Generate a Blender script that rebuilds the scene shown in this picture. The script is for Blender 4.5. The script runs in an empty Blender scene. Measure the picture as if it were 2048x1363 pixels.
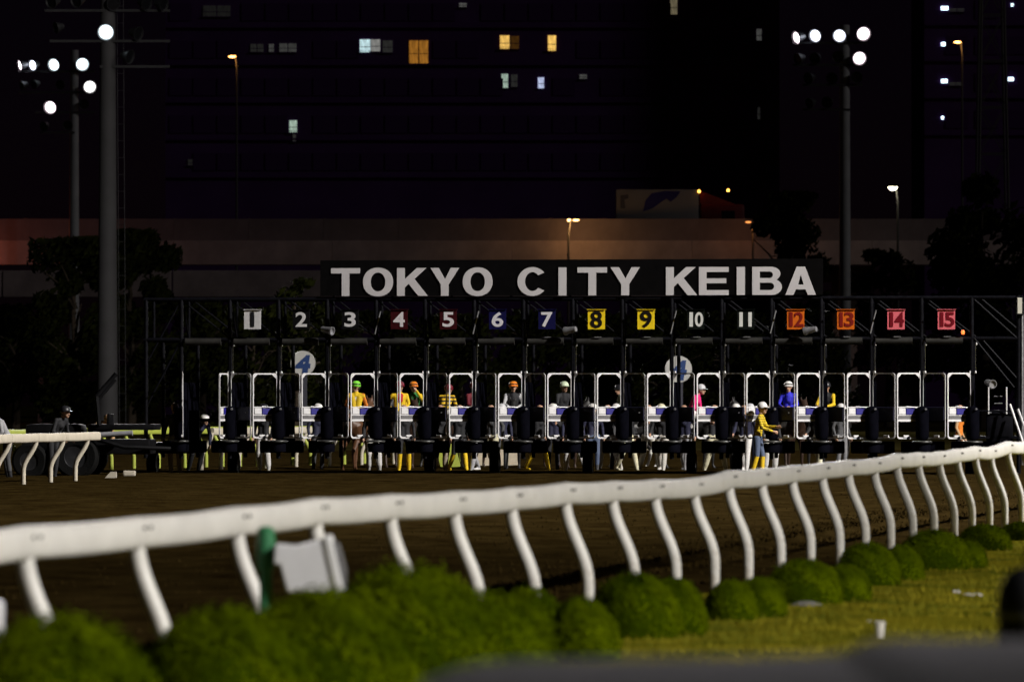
import bpy, bmesh, math, random
import numpy as np
from mathutils import Vector, Matrix

R = math.radians
random.seed(7)
rng = np.random.default_rng(7)
scene = bpy.context.scene
COL = scene.collection

# ------------------------------------------------------------------ camera
F = 9000.0            # focal length in pixels of the 2048 px wide photograph
HZ = 801.0            # row of the horizon
CH = 1.75             # camera height
cam_d = bpy.data.cameras.new('camera')
cam = bpy.data.objects.new('camera', cam_d)
COL.objects.link(cam)
cam.location = (0, 0, CH)
cam.rotation_euler = (R(90) + math.atan((HZ - 681.5) / F), 0, 0)
cam_d.sensor_width = 36.0
cam_d.lens = F / 2048 * 36.0
cam_d.clip_end = 3000
cam_d.dof.use_dof = True
cam_d.dof.focus_distance = 103.5
cam_d.dof.aperture_fstop = 2.7
scene.camera = cam

# ------------------------------------------------------------------ world, sun, exposure
SUN_EL, SUN_AZ = 26.0, 62.0      # azimuth: degrees to the right of the direction gate -> camera
world = bpy.data.worlds.new('World')
scene.world = world
world.use_nodes = True
wn = world.node_tree
bg = wn.nodes['Background']
sky = wn.nodes.new('ShaderNodeTexSky')
sky.sky_type = 'NISHITA'
sky.sun_disc = False
sky.sun_elevation = R(SUN_EL)
sky.sun_rotation = R(180 - SUN_AZ)
tint = wn.nodes.new('ShaderNodeMix')
tint.data_type = 'RGBA'; tint.blend_type = 'MULTIPLY'
tint.inputs[0].default_value = 1.0
tint.inputs[7].default_value = (1.0, 0.40, 0.95, 1)
wn.links.new(sky.outputs[0], tint.inputs[6])
wn.links.new(tint.outputs[2], bg.inputs[0])
bg.inputs[1].default_value = 0.00036

sun_d = bpy.data.lights.new('spill_fill', 'SUN')  # weak fill added for stray floodlight spill over the whole scene
sun_d.energy = 0.16
sun_d.angle = R(6.0)
sun_d.color = (1.0, 0.95, 0.88)
sun = bpy.data.objects.new('spill_fill', sun_d)
COL.objects.link(sun)
_to = Vector((math.sin(R(SUN_AZ)) * math.cos(R(SUN_EL)), -math.cos(R(SUN_AZ)) * math.cos(R(SUN_EL)), math.sin(R(SUN_EL))))
sun.rotation_euler = _to.to_track_quat('Z', 'Y').to_euler()

scene.view_settings.view_transform = 'Standard'
scene.view_settings.look = 'None'
scene.view_settings.exposure = 0.0
scene.view_settings.gamma = 1.0
scene.cycles.use_denoising = True
scene.cycles.max_bounces = 6
scene.cycles.sample_clamp_indirect = 3.0
scene.cycles.sample_clamp_direct = 0.0

# ------------------------------------------------------------------ helpers
def W(px, py, Y):
    """world point seen at pixel px, py at distance Y"""
    return Vector(((px - 1024) * Y / F, Y, CH - (py - HZ) * Y / F))

def WX(px, Y):
    return (px - 1024) * Y / F

def WH(py, Y):
    return CH - (py - HZ) * Y / F

_m = {}
def mat(name, col, rough=0.6, metal=0.0, var=0.12, scale=6.0, bump=0.0, bscale=40.0, emit=None, estr=0.0, spec=0.5, col2=None, trans=0.0):
    if name in _m:
        return _m[name]
    m = bpy.data.materials.new(name)
    m.use_nodes = True
    nt = m.node_tree
    b = nt.nodes['Principled BSDF']
    b.inputs['Roughness'].default_value = rough
    b.inputs['Metallic'].default_value = metal
    b.inputs['Specular IOR Level'].default_value = spec
    if emit is not None:
        b.inputs['Emission Color'].default_value = (*emit, 1)
        b.inputs['Emission Strength'].default_value = estr
    tc = nt.nodes.new('ShaderNodeTexCoord')
    if var > 0 or col2:
        n = nt.nodes.new('ShaderNodeTexNoise')
        n.inputs['Scale'].default_value = scale
        n.inputs['Detail'].default_value = 5
        n.inputs['Roughness'].default_value = 0.62
        nt.links.new(tc.outputs['Object'], n.inputs['Vector'])
        r = nt.nodes.new('ShaderNodeValToRGB')
        a = col2 if col2 else tuple(min(1, c * (1 + var)) for c in col)
        z = col if col2 else tuple(c * (1 - var) for c in col)
        r.color_ramp.elements[0].position = 0.33
        r.color_ramp.elements[1].position = 0.67
        r.color_ramp.elements[0].color = (*z, 1)
        r.color_ramp.elements[1].color = (*a, 1)
        nt.links.new(n.outputs['Fac'], r.inputs[0])
        nt.links.new(r.outputs[0], b.inputs['Base Color'])
        mr = nt.nodes.new('ShaderNodeMapRange')
        mr.inputs[3].default_value = max(0.05, rough - 0.1)
        mr.inputs[4].default_value = min(1, rough + 0.1)
        nt.links.new(n.outputs['Fac'], mr.inputs[0])
        nt.links.new(mr.outputs[0], b.inputs['Roughness'])
    else:
        b.inputs['Base Color'].default_value = (*col, 1)
    if bump > 0:
        n2 = nt.nodes.new('ShaderNodeTexNoise')
        n2.inputs['Scale'].default_value = bscale
        n2.inputs['Detail'].default_value = 6
        nt.links.new(tc.outputs['Object'], n2.inputs['Vector'])
        bp = nt.nodes.new('ShaderNodeBump')
        bp.inputs['Strength'].default_value = bump
        bp.inputs['Distance'].default_value = 0.03
        nt.links.new(n2.outputs['Fac'], bp.inputs['Height'])
        nt.links.new(bp.outputs[0], b.inputs['Normal'])
    if trans > 0:
        b.inputs['Transmission Weight'].default_value = trans
    _m[name] = m
    return m

class MB:
    """collects shapes, builds ONE mesh object"""
    def __init__(s):
        s.v = []; s.f = []; s.mi = []
    def add(s, vs, fs, mi=0):
        o = len(s.v)
        s.v.extend([tuple(v) for v in vs])
        s.f.extend([tuple(i + o for i in f) for f in fs])
        s.mi.extend([mi] * len(fs))
        return s
    def box(s, c, d, rot=None, mi=0, bev=0.0):
        hx, hy, hz = d[0] / 2, d[1] / 2, d[2] / 2
        if bev <= 0:
            vs = [Vector((x * hx, y * hy, z * hz)) for x in (-1, 1) for y in (-1, 1) for z in (-1, 1)]
            fs = [(0, 1, 3, 2), (4, 6, 7, 5), (0, 4, 5, 1), (2, 3, 7, 6), (0, 2, 6, 4), (1, 5, 7, 3)]
        else:
            bm = bmesh.new()
            bmesh.ops.create_cube(bm, size=1.0)
            for v in bm.verts:
                v.co = Vector((v.co.x * d[0], v.co.y * d[1], v.co.z * d[2]))
            bmesh.ops.bevel(bm, geom=bm.edges[:], offset=min(bev, min(d) * 0.45), segments=2, affect='EDGES', profile=0.6)
            bm.verts.index_update()
            vs = [v.co.copy() for v in bm.verts]
            fs = [tuple(v.index for v in f.verts) for f in bm.faces]
            bm.free()
        if rot is not None:
            vs = [rot @ v for v in vs]
        c = Vector(c)
        return s.add([v + c for v in vs], fs, mi)
    def bar(s, p0, p1, w, h, mi=0, up=(0, 0, 1)):
        p0, p1 = Vector(p0), Vector(p1)
        d = (p1 - p0)
        L = d.length
        d.normalize()
        upv = Vector(up)
        if abs(d.dot(upv)) > 0.98:
            upv = Vector((0, 1, 0))
        sx = d.cross(upv).normalized()
        sz = sx.cross(d).normalized()
        vs = []
        for p in (p0, p1):
            for a, b in ((-1, -1), (1, -1), (1, 1), (-1, 1)):
                vs.append(p + sx * a * w / 2 + sz * b * h / 2)
        fs = [(0, 1, 2, 3), (7, 6, 5, 4), (0, 4, 5, 1), (1, 5, 6, 2), (2, 6, 7, 3), (3, 7, 4, 0)]
        return s.add(vs, fs, mi)
    def tube(s, pts, r, seg=8, mi=0, cap=True):
        pts = [Vector(p) for p in pts]
        n = len(pts)
        rs = r if isinstance(r, (list, tuple)) else [r] * n
        vs, fs = [], []
        prev = None
        for i, p in enumerate(pts):
            t = (pts[min(i + 1, n - 1)] - pts[max(i - 1, 0)]).normalized()
            if prev is None:
                a = Vector((0, 0, 1)) if abs(t.z) < 0.9 else Vector((1, 0, 0))
                x = t.cross(a).normalized()
            else:
                x = (prev - t * prev.dot(t)).normalized()
            prev = x
            y = t.cross(x)
            for k in range(seg):
                an = 2 * math.pi * k / seg
                vs.append(p + (x * math.cos(an) + y * math.sin(an)) * rs[i])
        for i in range(n - 1):
            for k in range(seg):
                k2 = (k + 1) % seg
                fs.append((i * seg + k, i * seg + k2, (i + 1) * seg + k2, (i + 1) * seg + k))
        if cap:
            fs.append(tuple(range(seg))[::-1])
            fs.append(tuple((n - 1) * seg + k for k in range(seg)))
        return s.add(vs, fs, mi)
    def lathe(s, prof, seg=20, M=None, mi=0, a0=0.0, a1=2 * math.pi):
        """prof: (radius, height) pairs round local Z"""
        full = abs(a1 - a0 - 2 * math.pi) < 1e-4
        ns = seg if full else seg + 1
        vs, fs = [], []
        for r, z in prof:
            for k in range(ns):
                a = a0 + (a1 - a0) * k / seg
                vs.append(Vector((r * math.cos(a), r * math.sin(a), z)))
        for i in range(len(prof) - 1):
            for k in range(seg):
                k2 = (k + 1) % ns
                fs.append((i * ns + k, i * ns + k2, (i + 1) * ns + k2, (i + 1) * ns + k))
        if M is not None:
            vs = [M @ v for v in vs]
        return s.add(vs, fs, mi)
    def prism(s, outline, y0, y1, M=None, mi=0):
        """outline in x,z extruded along y"""
        n = len(outline)
        vs = [Vector((x, y0, z)) for x, z in outline] + [Vector((x, y1, z)) for x, z in outline]
        fs = [tuple(range(n)), tuple(range(2 * n - 1, n - 1, -1))]
        for i in range(n):
            j = (i + 1) % n
            fs.append((i, i + n, j + n, j))
        if M is not None:
            vs = [M @ v for v in vs]
        return s.add(vs, fs, mi)
    def mesh(s, name, mats, smooth=False):
        me = bpy.data.meshes.new(name)
        me.from_pydata(s.v, [], s.f)
        for m in (mats if isinstance(mats, (list, tuple)) else [mats]):
            me.materials.append(m)
        me.polygons.foreach_set('material_index', s.mi)
        bm = bmesh.new(); bm.from_mesh(me)
        bmesh.ops.recalc_face_normals(bm, faces=bm.faces[:])
        bm.to_mesh(me); bm.free()
        if smooth:
            me.polygons.foreach_set('use_smooth', [True] * len(me.polygons))
            try:
                me.set_sharp_from_angle(angle=R(40))
            except Exception:
                pass
        me.update()
        return me
    def build(s, name, mats, parent=None, smooth=False, loc=None):
        o = bpy.data.objects.new(name, s.mesh(name, mats, smooth))
        COL.objects.link(o)
        if parent is not None:
            o.parent = parent
        if loc is not None:
            o.location = loc
        return o

def put(name, me, parent=None, loc=(0, 0, 0), rot=(0, 0, 0), scl=(1, 1, 1)):
    o = bpy.data.objects.new(name, me)
    COL.objects.link(o)
    o.parent = parent
    o.location = loc; o.rotation_euler = rot; o.scale = scl
    return o

def tag(o, label=None, cat=None, group=None, kind=None):
    if label: o['label'] = label
    if cat: o['category'] = cat
    if group: o['group'] = group
    if kind: o['kind'] = kind
    return o

def thing(name, label, cat, loc=(0, 0, 0), rz=0.0, group=None):
    o = bpy.data.objects.new(name, None)
    o.empty_display_size = 0.2
    COL.objects.link(o)
    o.location = loc
    o.rotation_euler = (0, 0, rz)
    return tag(o, label, cat, group)

def fill_mesh(name, splines, depth, m):
    """flat outlines (list of closed point lists in x,z; later ones are holes) -> solid mesh standing in x-z, facing -y"""
    cu = bpy.data.curves.new(name, 'CURVE')
    cu.dimensions = '2D'
    cu.fill_mode = 'BOTH'
    cu.extrude = depth / 2
    for pts in splines:
        sp = cu.splines.new('POLY')
        sp.points.add(len(pts) - 1)
        for i, (x, z) in enumerate(pts):
            sp.points[i].co = (x, z, 0, 1)
        sp.use_cyclic_u = True
    o = bpy.data.objects.new(name, cu)
    COL.objects.link(o)
    dg = bpy.context.evaluated_depsgraph_get()
    me = bpy.data.meshes.new_from_object(o.evaluated_get(dg))
    bpy.data.objects.remove(o)
    bpy.data.curves.remove(cu)
    me.transform(Matrix.Rotation(R(90), 4, 'X'))
    me.materials.clear(); me.materials.append(m)
    return me

def text_mesh(txt, w, h, depth, m, bold=0.02, shear=0.0):
    """one numeral filling a box w x h centred on the origin, facing -y"""
    cu = bpy.data.curves.new('txt', 'FONT')
    cu.body = txt
    cu.offset = bold
    cu.shear = shear
    cu.extrude = 0.01
    cu.resolution_u = 5
    o = bpy.data.objects.new('txt', cu)
    COL.objects.link(o)
    dg = bpy.context.evaluated_depsgraph_get()
    me = bpy.data.meshes.new_from_object(o.evaluated_get(dg))
    bpy.data.objects.remove(o)
    bpy.data.curves.remove(cu)
    co = np.array([v.co[:] for v in me.vertices])
    lo, hi = co.min(0), co.max(0)
    sz = hi - lo
    T = Matrix.Diagonal((w / sz[0], h / sz[1], depth / max(sz[2], 1e-6), 1)) @ Matrix.Translation(-Vector((lo + hi) / 2))
    me.transform(Matrix.Rotation(R(90), 4, 'X') @ T)
    me.materials.clear(); me.materials.append(m)
    return me

# ------------------------------------------------------------------ materials
M_WHITE = mat('rail_white', (0.72, 0.70, 0.66), 0.42, var=0.07, scale=3.0, col2=None)
M_BLACK = mat('black_paint', (0.0045, 0.0045, 0.0065), 0.45, var=0.3, scale=9, spec=0.09)
M_PAD = mat('black_pad', (0.0035, 0.0035, 0.006), 0.6, var=0.3, scale=5, bump=0.15, bscale=60, spec=0.0)
M_SHADEBAND = mat('shade_band', (0.008, 0.008, 0.03), 0.5, var=0.3)  # dark navy that stands in for shade on the left door leaves
M_BLUE = mat('blue_pad', (0.02, 0.015, 0.22), 0.5, var=0.2, scale=20)
M_DOOR = mat('door_white', (0.74, 0.73, 0.74), 0.42, var=0.08, scale=12)
M_GALV = mat('galvanised', (0.33, 0.33, 0.35), 0.42, metal=0.6, var=0.2, scale=14)
M_CHROME = mat('chrome_rod', (0.6, 0.6, 0.62), 0.25, metal=1.0, var=0.05)
M_LETTER = mat('letter_white', (0.55, 0.53, 0.545), 0.6, var=0.06, scale=2)
M_SIGN = mat('sign_black', (0.0035, 0.0032, 0.0034), 0.8, var=0.2, spec=0.02)
M_RUBBER = mat('rubber', (0.006, 0.006, 0.006), 0.8, var=0.2, bump=0.3, bscale=25, spec=0.1)
M_DIRT = mat('dirt', (0.015, 0.0092, 0.0026), 0.95, col2=(0.043, 0.028, 0.0085), scale=1.3, bump=1.0, bscale=9, spec=0.0)
M_EARTH = mat('earth', (0.03, 0.024, 0.008), 0.95, col2=(0.05, 0.042, 0.012), scale=0.4, bump=0.6, bscale=4, spec=0.0)
M_TURF = mat('turf', (0.055, 0.072, 0.005), 0.9, col2=(0.29, 0.24, 0.016), scale=1.1, bump=0.8, bscale=30, spec=0.0)
M_BLADE = mat('grass_blade', (0.055, 0.085, 0.005), 0.8, col2=(0.37, 0.305, 0.02), scale=0.9, spec=0.1)
M_LEAF = mat('azalea_leaf', (0.024, 0.042, 0.0004), 0.8, col2=(0.112, 0.148, 0.0012), scale=3, spec=0.0)
M_LEAFD = mat('tree_leaf', (0.006, 0.007, 0.002), 0.8, col2=(0.022, 0.026, 0.004), scale=1.2, spec=0.02)
M_BARK = mat('bark', (0.05, 0.035, 0.022), 0.9, var=0.3, scale=12, bump=0.6)
M_CONC = mat('concrete', (0.36, 0.29, 0.30), 0.85, var=0.2, scale=0.6, bump=0.2, bscale=8)
M_CONCD = mat('noise_barrier', (0.17, 0.135, 0.15), 0.8, var=0.2, scale=0.4)
M_MAST = mat('mast_steel', (0.34, 0.35, 0.38), 0.6, var=0.12, scale=0.8)
M_MASTN = mat('mast_grey', (0.085, 0.083, 0.087), 0.7, var=0.12, scale=0.8, spec=0.2)
M_POLE = mat('dark_pole', (0.05, 0.05, 0.052), 0.6, var=0.1)
M_HOUSE = mat('lamp_housing', (0.03, 0.03, 0.033), 0.5, var=0.2)
M_REFL = mat('lamp_reflector_unlit', (0.10, 0.10, 0.12), 0.25, metal=0.9, var=0.1)
M_GREEN = mat('rail_green', (0.40, 0.46, 0.07), 0.5, var=0.12, scale=4)
M_CREAM = mat('cream_board', (0.55, 0.47, 0.35), 0.6, var=0.15)
M_TRUNKSTEM = mat('twig', (0.04, 0.03, 0.018), 0.9, var=0.2)

# ------------------------------------------------------------------ ground
RAIL0, RSL = (-2.54, 23.5), 0.24          # the running rail is straight: X = RAIL0 + slope * (Y - Y0)
def railX(Y):
    return RAIL0[0] + RSL * (Y - RAIL0[1])

g = MB()
g.add([(-900, -60, -0.03), (900, -60, -0.03), (900, 1500, -0.03), (-900, 1500, -0.03)], [(0, 1, 2, 3)])
tag(g.build('ground', M_EARTH), kind='structure')

from mathutils import noise as mnoise
def fbm(x, y, s, seed=0.0):
    return mnoise.fractal(Vector((x * s, y * s, seed)), 1.0, 2.0, 4)

# dirt track: a displaced sheet between the two rails
ys = []
y = 12.0
while y < 175:
    ys.append(y)
    y += 0.10 + y * 0.0022
NX = 150
v, f = [], []
for Y in ys:
    xr = railX(Y) + 0.12
    xl = -46.0
    for i in range(NX + 1):
        t = i / NX
        x = xr + (xl - xr) * (t ** 1.75)
        d = xr - x
        z = 0.012 + 0.012 * fbm(x, Y, 1.6) + 0.012 * fbm(x, Y, 5.0, 3.0) + 0.006 * math.sin((d + 0.15 * fbm(x, Y, 0.4)) * 9.0)
        lip = 1 / (1 + math.exp(-(d - 1.75 - 0.12 * fbm(x, Y, 1.2, 8.0)) * 9))
        z += 0.07 * lip - 0.035 * math.exp(-((d - 1.55) / 0.22) ** 2)
        v.append((x, Y, max(z, -0.015)))
n1 = NX + 1
for j in range(len(ys) - 1):
    for i in range(NX):
        f.append((j * n1 + i, (j + 1) * n1 + i, (j + 1) * n1 + i + 1, j * n1 + i + 1))
t = MB(); t.add(v, f)
tag(t.build('dirt_track', M_DIRT, smooth=True), kind='structure')

# loose clods along the harrowed edge
c = MB()
for i in range(5200):
    Y = random.uniform(24, 100) if i % 2 else random.uniform(38, 70)
    d = random.gauss(2.0, 0.35) if i % 3 else random.uniform(0.3, 7)
    x = railX(Y) + 0.12 - d
    r = random.uniform(0.012, 0.035)
    z0 = 0.012 + (0.07 if d > 1.75 else 0)
    vs = [(x + r * random.uniform(.6, 1.3) * math.cos(a), Y + r * random.uniform(.6, 1.3) * math.sin(a), z0 - 0.01) for a in (0, 1.57, 3.14, 4.71)] + [(x + random.uniform(-.3, .3) * r, Y, z0 + r * random.uniform(.5, 1.1))]
    c.add(vs, [(0, 1, 4), (1, 2, 4), (2, 3, 4), (3, 0, 4)])
tag(c.build('dirt_clods', M_DIRT), 'loose brown clods along the harrowed edge of the dirt track', 'dirt', kind='stuff')

# grass verge on the camera side of the rail
v, f = [], []
YS = list(np.arange(10, 96, 0.8))
for Y in YS:
    for i in range(31):
        t_ = i / 30
        x = railX(Y) + 0.14 + t_ * 26
        z = 0.012 + 0.02 * fbm(x, Y, 0.9, 5.0) + 0.006 * fbm(x, Y, 4)
        v.append((x, Y, z))
for j in range(len(YS) - 1):
    for i in range(30):
        f.append((j * 31 + i, j * 31 + i + 1, (j + 1) * 31 + i + 1, (j + 1) * 31 + i))
t = MB(); t.add(v, f)
tag(t.build('grass_verge', M_TURF, smooth=True), kind='structure')

b = MB()
for i in range(70000):
    Y = 24 + 44 * random.random() ** 1.4
    x = railX(Y) + 0.3 + random.random() ** 1.2 * 6.5
    if abs(WX(1024, Y)) > 99: continue
    if fbm(x, Y, 0.8, 11.0) < -0.25 and random.random() < 0.8:
        continue
    a = random.uniform(0, 6.28)
    h = random.uniform(0.025, 0.07)
    w = 0.006
    lx, ly = math.cos(a), math.sin(a)
    k = random.uniform(0.2, 0.9) * h
    b.add([(x - ly * w, Y + lx * w, 0.0), (x + ly * w, Y - lx * w, 0.0), (x + lx * k, Y + ly * k, h)], [(0, 1, 2)])
tag(b.build('grass', M_BLADE), 'patchy olive grass between the shrubs and the grey parapet', 'grass', kind='stuff')

# far edge of the track: turf and the low white boards beyond the gate
far = MB()
far.add([(-160, 152, 0.11), (160, 152, 0.11), (160, 420, 0.3), (-160, 420, 0.3), (-160, 151.6, -0.02), (160, 151.6, -0.02)], [(0, 1, 2, 3), (4, 5, 1, 0)])
tag(far.build('far_turf', M_EARTH), kind='structure')

# ------------------------------------------------------------------ rails
def worn_white():
    nt = M_WHITE.node_tree; b = nt.nodes['Principled BSDF']
    src = b.inputs['Base Color'].links[0].from_socket
    tc = nt.nodes.new('ShaderNodeTexCoord')
    n = nt.nodes.new('ShaderNodeTexNoise'); n.inputs['Scale'].default_value = 11.0; n.inputs['Detail'].default_value = 8; n.inputs['Roughness'].default_value = 0.7
    nt.links.new(tc.outputs['Object'], n.inputs['Vector'])
    sx = nt.nodes.new('ShaderNodeSeparateXYZ'); nt.links.new(tc.outputs['Object'], sx.inputs[0])
    mz = nt.nodes.new('ShaderNodeMapRange'); mz.inputs[1].default_value = 0.55; mz.inputs[2].default_value = 0.0; mz.inputs[3].default_value = 0.0; mz.inputs[4].default_value = 0.22
    nt.links.new(sx.outputs['Z'], mz.inputs[0])
    ad = nt.nodes.new('ShaderNodeMath'); ad.operation = 'ADD'; nt.links.new(n.outputs['Fac'], ad.inputs[0]); nt.links.new(mz.outputs[0], ad.inputs[1])
    th = nt.nodes.new('ShaderNodeMapRange'); th.inputs[1].default_value = 0.58; th.inputs[2].default_value = 0.78; th.inputs[3].default_value = 0.0; th.inputs[4].default_value = 0.62
    nt.links.new(ad.outputs[0], th.inputs[0])
    mx = nt.nodes.new('ShaderNodeMix'); mx.data_type = 'RGBA'
    nt.links.new(th.outputs[0], mx.inputs[0]); nt.links.new(src, mx.inputs[6]); mx.inputs[7].default_value = (0.30, 0.235, 0.15, 1)
    nt.links.new(mx.outputs[2], b.inputs['Base Color'])
worn_white()
BOLT_PX = [50, 273, 473, 630, 780, 908, 1022, 1130, 1224, 1309, 1388, 1457, 1523, 1584, 1644, 1696, 1748, 1793, 1836, 1878, 1914, 1950, 1981, 2015]
def rail_profile(h, w):
    pts = []
    for k in range(16):
        a = 2 * math.pi * k / 16
        ca, sa = math.cos(a), math.sin(a)
        pts.append((math.copysign(abs(ca) ** 0.62, ca) * w / 2, math.copysign(abs(sa) ** 0.62, sa) * h / 2))
    return pts

def sweep(mb, pts, prof, mi=0):
    n = len(pts); k = len(prof)
    vs, fs = [], []
    for i, p in enumerate(pts):
        p = Vector(p)
        d = (Vector(pts[min(i + 1, n - 1)]) - Vector(pts[max(i - 1, 0)])).normalized()
        sx = d.cross(Vector((0, 0, 1))).normalized()
        sz = sx.cross(d)
        for a, b_ in prof:
            vs.append(p + sx * a + sz * b_)
    for i in range(n - 1):
        for j in range(k):
            j2 = (j + 1) % k
            fs.append((i * k + j, i * k + j2, (i + 1) * k + j2, (i + 1) * k + j))
    fs.append(tuple(range(k))[::-1]); fs.append(tuple((n - 1) * k + j for j in range(k)))
    mb.add(vs, fs, mi)

# post positions from the photo's bolt columns; the depth runs on evenly
P = []
for px in BOLT_PX:
    s = (px - 1024) / F
    Y = (RAIL0[0] - RSL * RAIL0[1]) / (s - RSL)      # meets the straight rail line
    P.append((railX(Y), Y))
d0 = Vector((P[1][0] - P[0][0], P[1][1] - P[0][1]))
pre = [(P[0][0] - d0.x * k, P[0][1] - d0.y * k) for k in (3, 2, 1)]
dl = Vector((P[-1][0] - P[-2][0], P[-1][1] - P[-2][1])).normalized() * 1.9
post_ = [(P[-1][0] + dl.x * k, P[-1][1] + dl.y * k) for k in range(1, 8)]
ALLP = pre + P + post_
rail = thing('running_rail', 'white plastic running rail on curved posts, nearest the camera above the clipped shrubs', 'rail', (ALLP[0][0], ALLP[0][1], 0))
ro = Vector(rail.location)
nrm = Vector((-1, RSL, 0)).normalized()           # towards the track
dirv = Vector((RSL, 1, 0)).normalized()
TOPY = [1049, 1032, 1011, 994, 986, 980, 973, 963, 960, 957, 954, 939, 935, 929, 923.5, 918, 914.6, 905, 903, 901, 896, 891, 892, 881]
def wob(i):
    k = i - 3
    if 0 <= k < len(TOPY):
        return WH(TOPY[k], P[k][1]) - 1.127
    return (WH(TOPY[0], P[0][1]) if k < 0 else 1.16) - 1.127 + 0.012 * math.sin(i * 1.9)
post_me = MB()
sp = []
for k in range(15):
    t_ = k / 14
    z = 0.99 - t_ * 1.01
    e = t_ * 1.45
    e = min(e, 1)
    o_ = 0.5 - 0.5 * math.cos(math.pi * e)
    sp.append(-nrm * (0.192 * o_) + Vector((0, 0, z)))
post_me.tube(sp, [0.047 + 0.004 * abs(math.sin(math.pi * min(1, k / 14 * 1.25))) for k in range(15)], 14)
post_mesh = post_me.mesh('post', M_WHITE, True)
bolt_mb = MB()
bm_dark = mat('bolt_dark', (0.09, 0.085, 0.08), 0.5, metal=0.5, var=0.1)
bolt_mb.lathe([(0.0, 0.012), (0.008, 0.012), (0.011, 0.006), (0.011, -0.02)], 8, Matrix.Rotation(R(90), 4, 'Y'))
bolt_mesh = bolt_mb.mesh('bolt', bm_dark, True)
prof = rail_profile(0.178, 0.13)
faceang = math.atan2(-nrm.y, -nrm.x)
for i, (x, Y) in enumerate(ALLP):
    rel = Vector((x, Y, 0)) - ro
    w_ = wob(i)
    p_ = put('post', post_mesh, rail, rel, (0, 0, random.uniform(-.06, .06)), (1, 1, 1.0 + w_))
    for s_ in (-1, 1):
        put('bolt', bolt_mesh, rail, rel + dirv * 0.055 * s_ - nrm * 0.066 + Vector((0, 0, 1.065 + w_)), (0, 0, faceang))
for i in range(0, len(ALLP) - 1):
    seg = MB()
    pts = []
    for k in range(7):
        t_ = k / 6
        w_ = wob(i) * (1 - t_) + wob(i + 1) * t_ - 0.010 * math.sin(math.pi * t_)
        x = ALLP[i][0] * (1 - t_) + ALLP[i + 1][0] * t_
        Y = ALLP[i][1] * (1 - t_) + ALLP[i + 1][1] * t_
        lat = 0.012 * math.sin(i * 2.3) * math.sin(math.pi * t_)
        pts.append(Vector((x, Y, 1.035 + w_)) - ro + nrm * lat)
    pts[0] = pts[0] + (pts[1] - pts[0]) * 0.012
    sweep(seg, pts, prof)
    seg.build('rail_section', M_WHITE, rail, True)

def gooseneck_rail(name, label, pts, material, lean, height=1.1, sections=None, dia=0.05, group=None, prf=(0.18, 0.12)):
    """posts at pts; lean = xy offset of the base against the top; sections: index pairs that carry a beam"""
    root = thing(name, label, 'rail', (pts[0][0], pts[0][1], 0), 0, group)
    o = Vector(root.location)
    mb = MB()
    lv = Vector((lean[0], lean[1], 0))
    q = []
    for k in range(11):
        t_ = k / 10
        e = min(1, t_ * 1.6)
        q.append(lv * (0.5 - 0.5 * math.cos(math.pi * e)) + Vector((0, 0, (height - 0.12) * (1 - t_) - 0.02 * t_)))
    mb.tube(q, dia, 10)
    me = mb.mesh('post', material, True)
    for (x, Y) in pts:
        put('post', me, root, Vector((x, Y, 0)) - o, (0, 0, random.uniform(-.08, .08)))
    prf_ = rail_profile(*prf)
    for (a, b_) in (sections if sections is not None else [(i, i + 1) for i in range(len(pts) - 1)]):
        sg = MB()
        A = Vector((pts[int(a)][0], pts[int(a)][1], height - 0.09)) - o
        B = Vector((pts[int(b_)][0], pts[int(b_)][1], height - 0.09)) - o
        d_ = (B - A)
        sweep(sg, [A + d_ * 0.003, A + d_ * 0.5 + Vector((0, 0, -0.008)), B - d_ * 0.003], prf_)
        sg.build('rail_section', material, root, True)
    return root

# inner rail: left stretch ending beside the tractor
M_IVORY = mat('rail_ivory', (0.62, 0.56, 0.45), 0.5, var=0.08, scale=5)
lp = [(WX(px, Y), Y) for px, Y in ((-86, 84.8), (-32, 86.6), (20, 88.4), (73, 90.2), (127, 92.0), (176, 93.8))]
lr = gooseneck_rail('inner_rail', 'ivory inner rail ending beside the dark tractor, outside the gate', lp, M_IVORY, (-0.26, -0.02), sections=[(i, i + 1) for i in range(5)])
tip = MB()
A = Vector((lp[-1][0], lp[-1][1], 1.01)) - Vector(lr.location)
sweep(tip, [A, A + Vector((0.09, 0.35, 0)), A + Vector((0.16, 0.62, 0))], rail_profile(0.18, 0.12))
tip.build('rail_end', M_IVORY, lr, True)
# the rail goes on behind the gate
bp = [(WX(px, Y), Y) for px, Y in ((424, 108.6), (462, 109.6), (498, 110.8), (552, 112.2), (612, 113.6), (678, 115.4), (742, 117.4), (806, 119.4), (868, 121.4))]
gooseneck_rail('inner_rail', 'ivory inner rail running on behind the empty and first stalls of the gate', bp, M_IVORY, (-0.24, -0.05))
# green course rail beyond
gp = [(WX(px, Y), Y) for px, Y in ((-30, 100), (18, 102), (66, 104), (112, 106), (160, 108), (205, 109), (250, 110.5), (300, 111.5), (352, 112.5), (395, 113.2), (428, 113.8), (463, 114.6), (498, 115.4), (568, 116.4), (604, 117.2), (672, 118.4), (712, 119.4), (775, 120.6), (846, 122.2), (905, 124))]
gooseneck_rail('turf_rail', 'yellow-green turf course rail behind the ivory inner rail', gp, M_GREEN, (0.22, 0.02))

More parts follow.
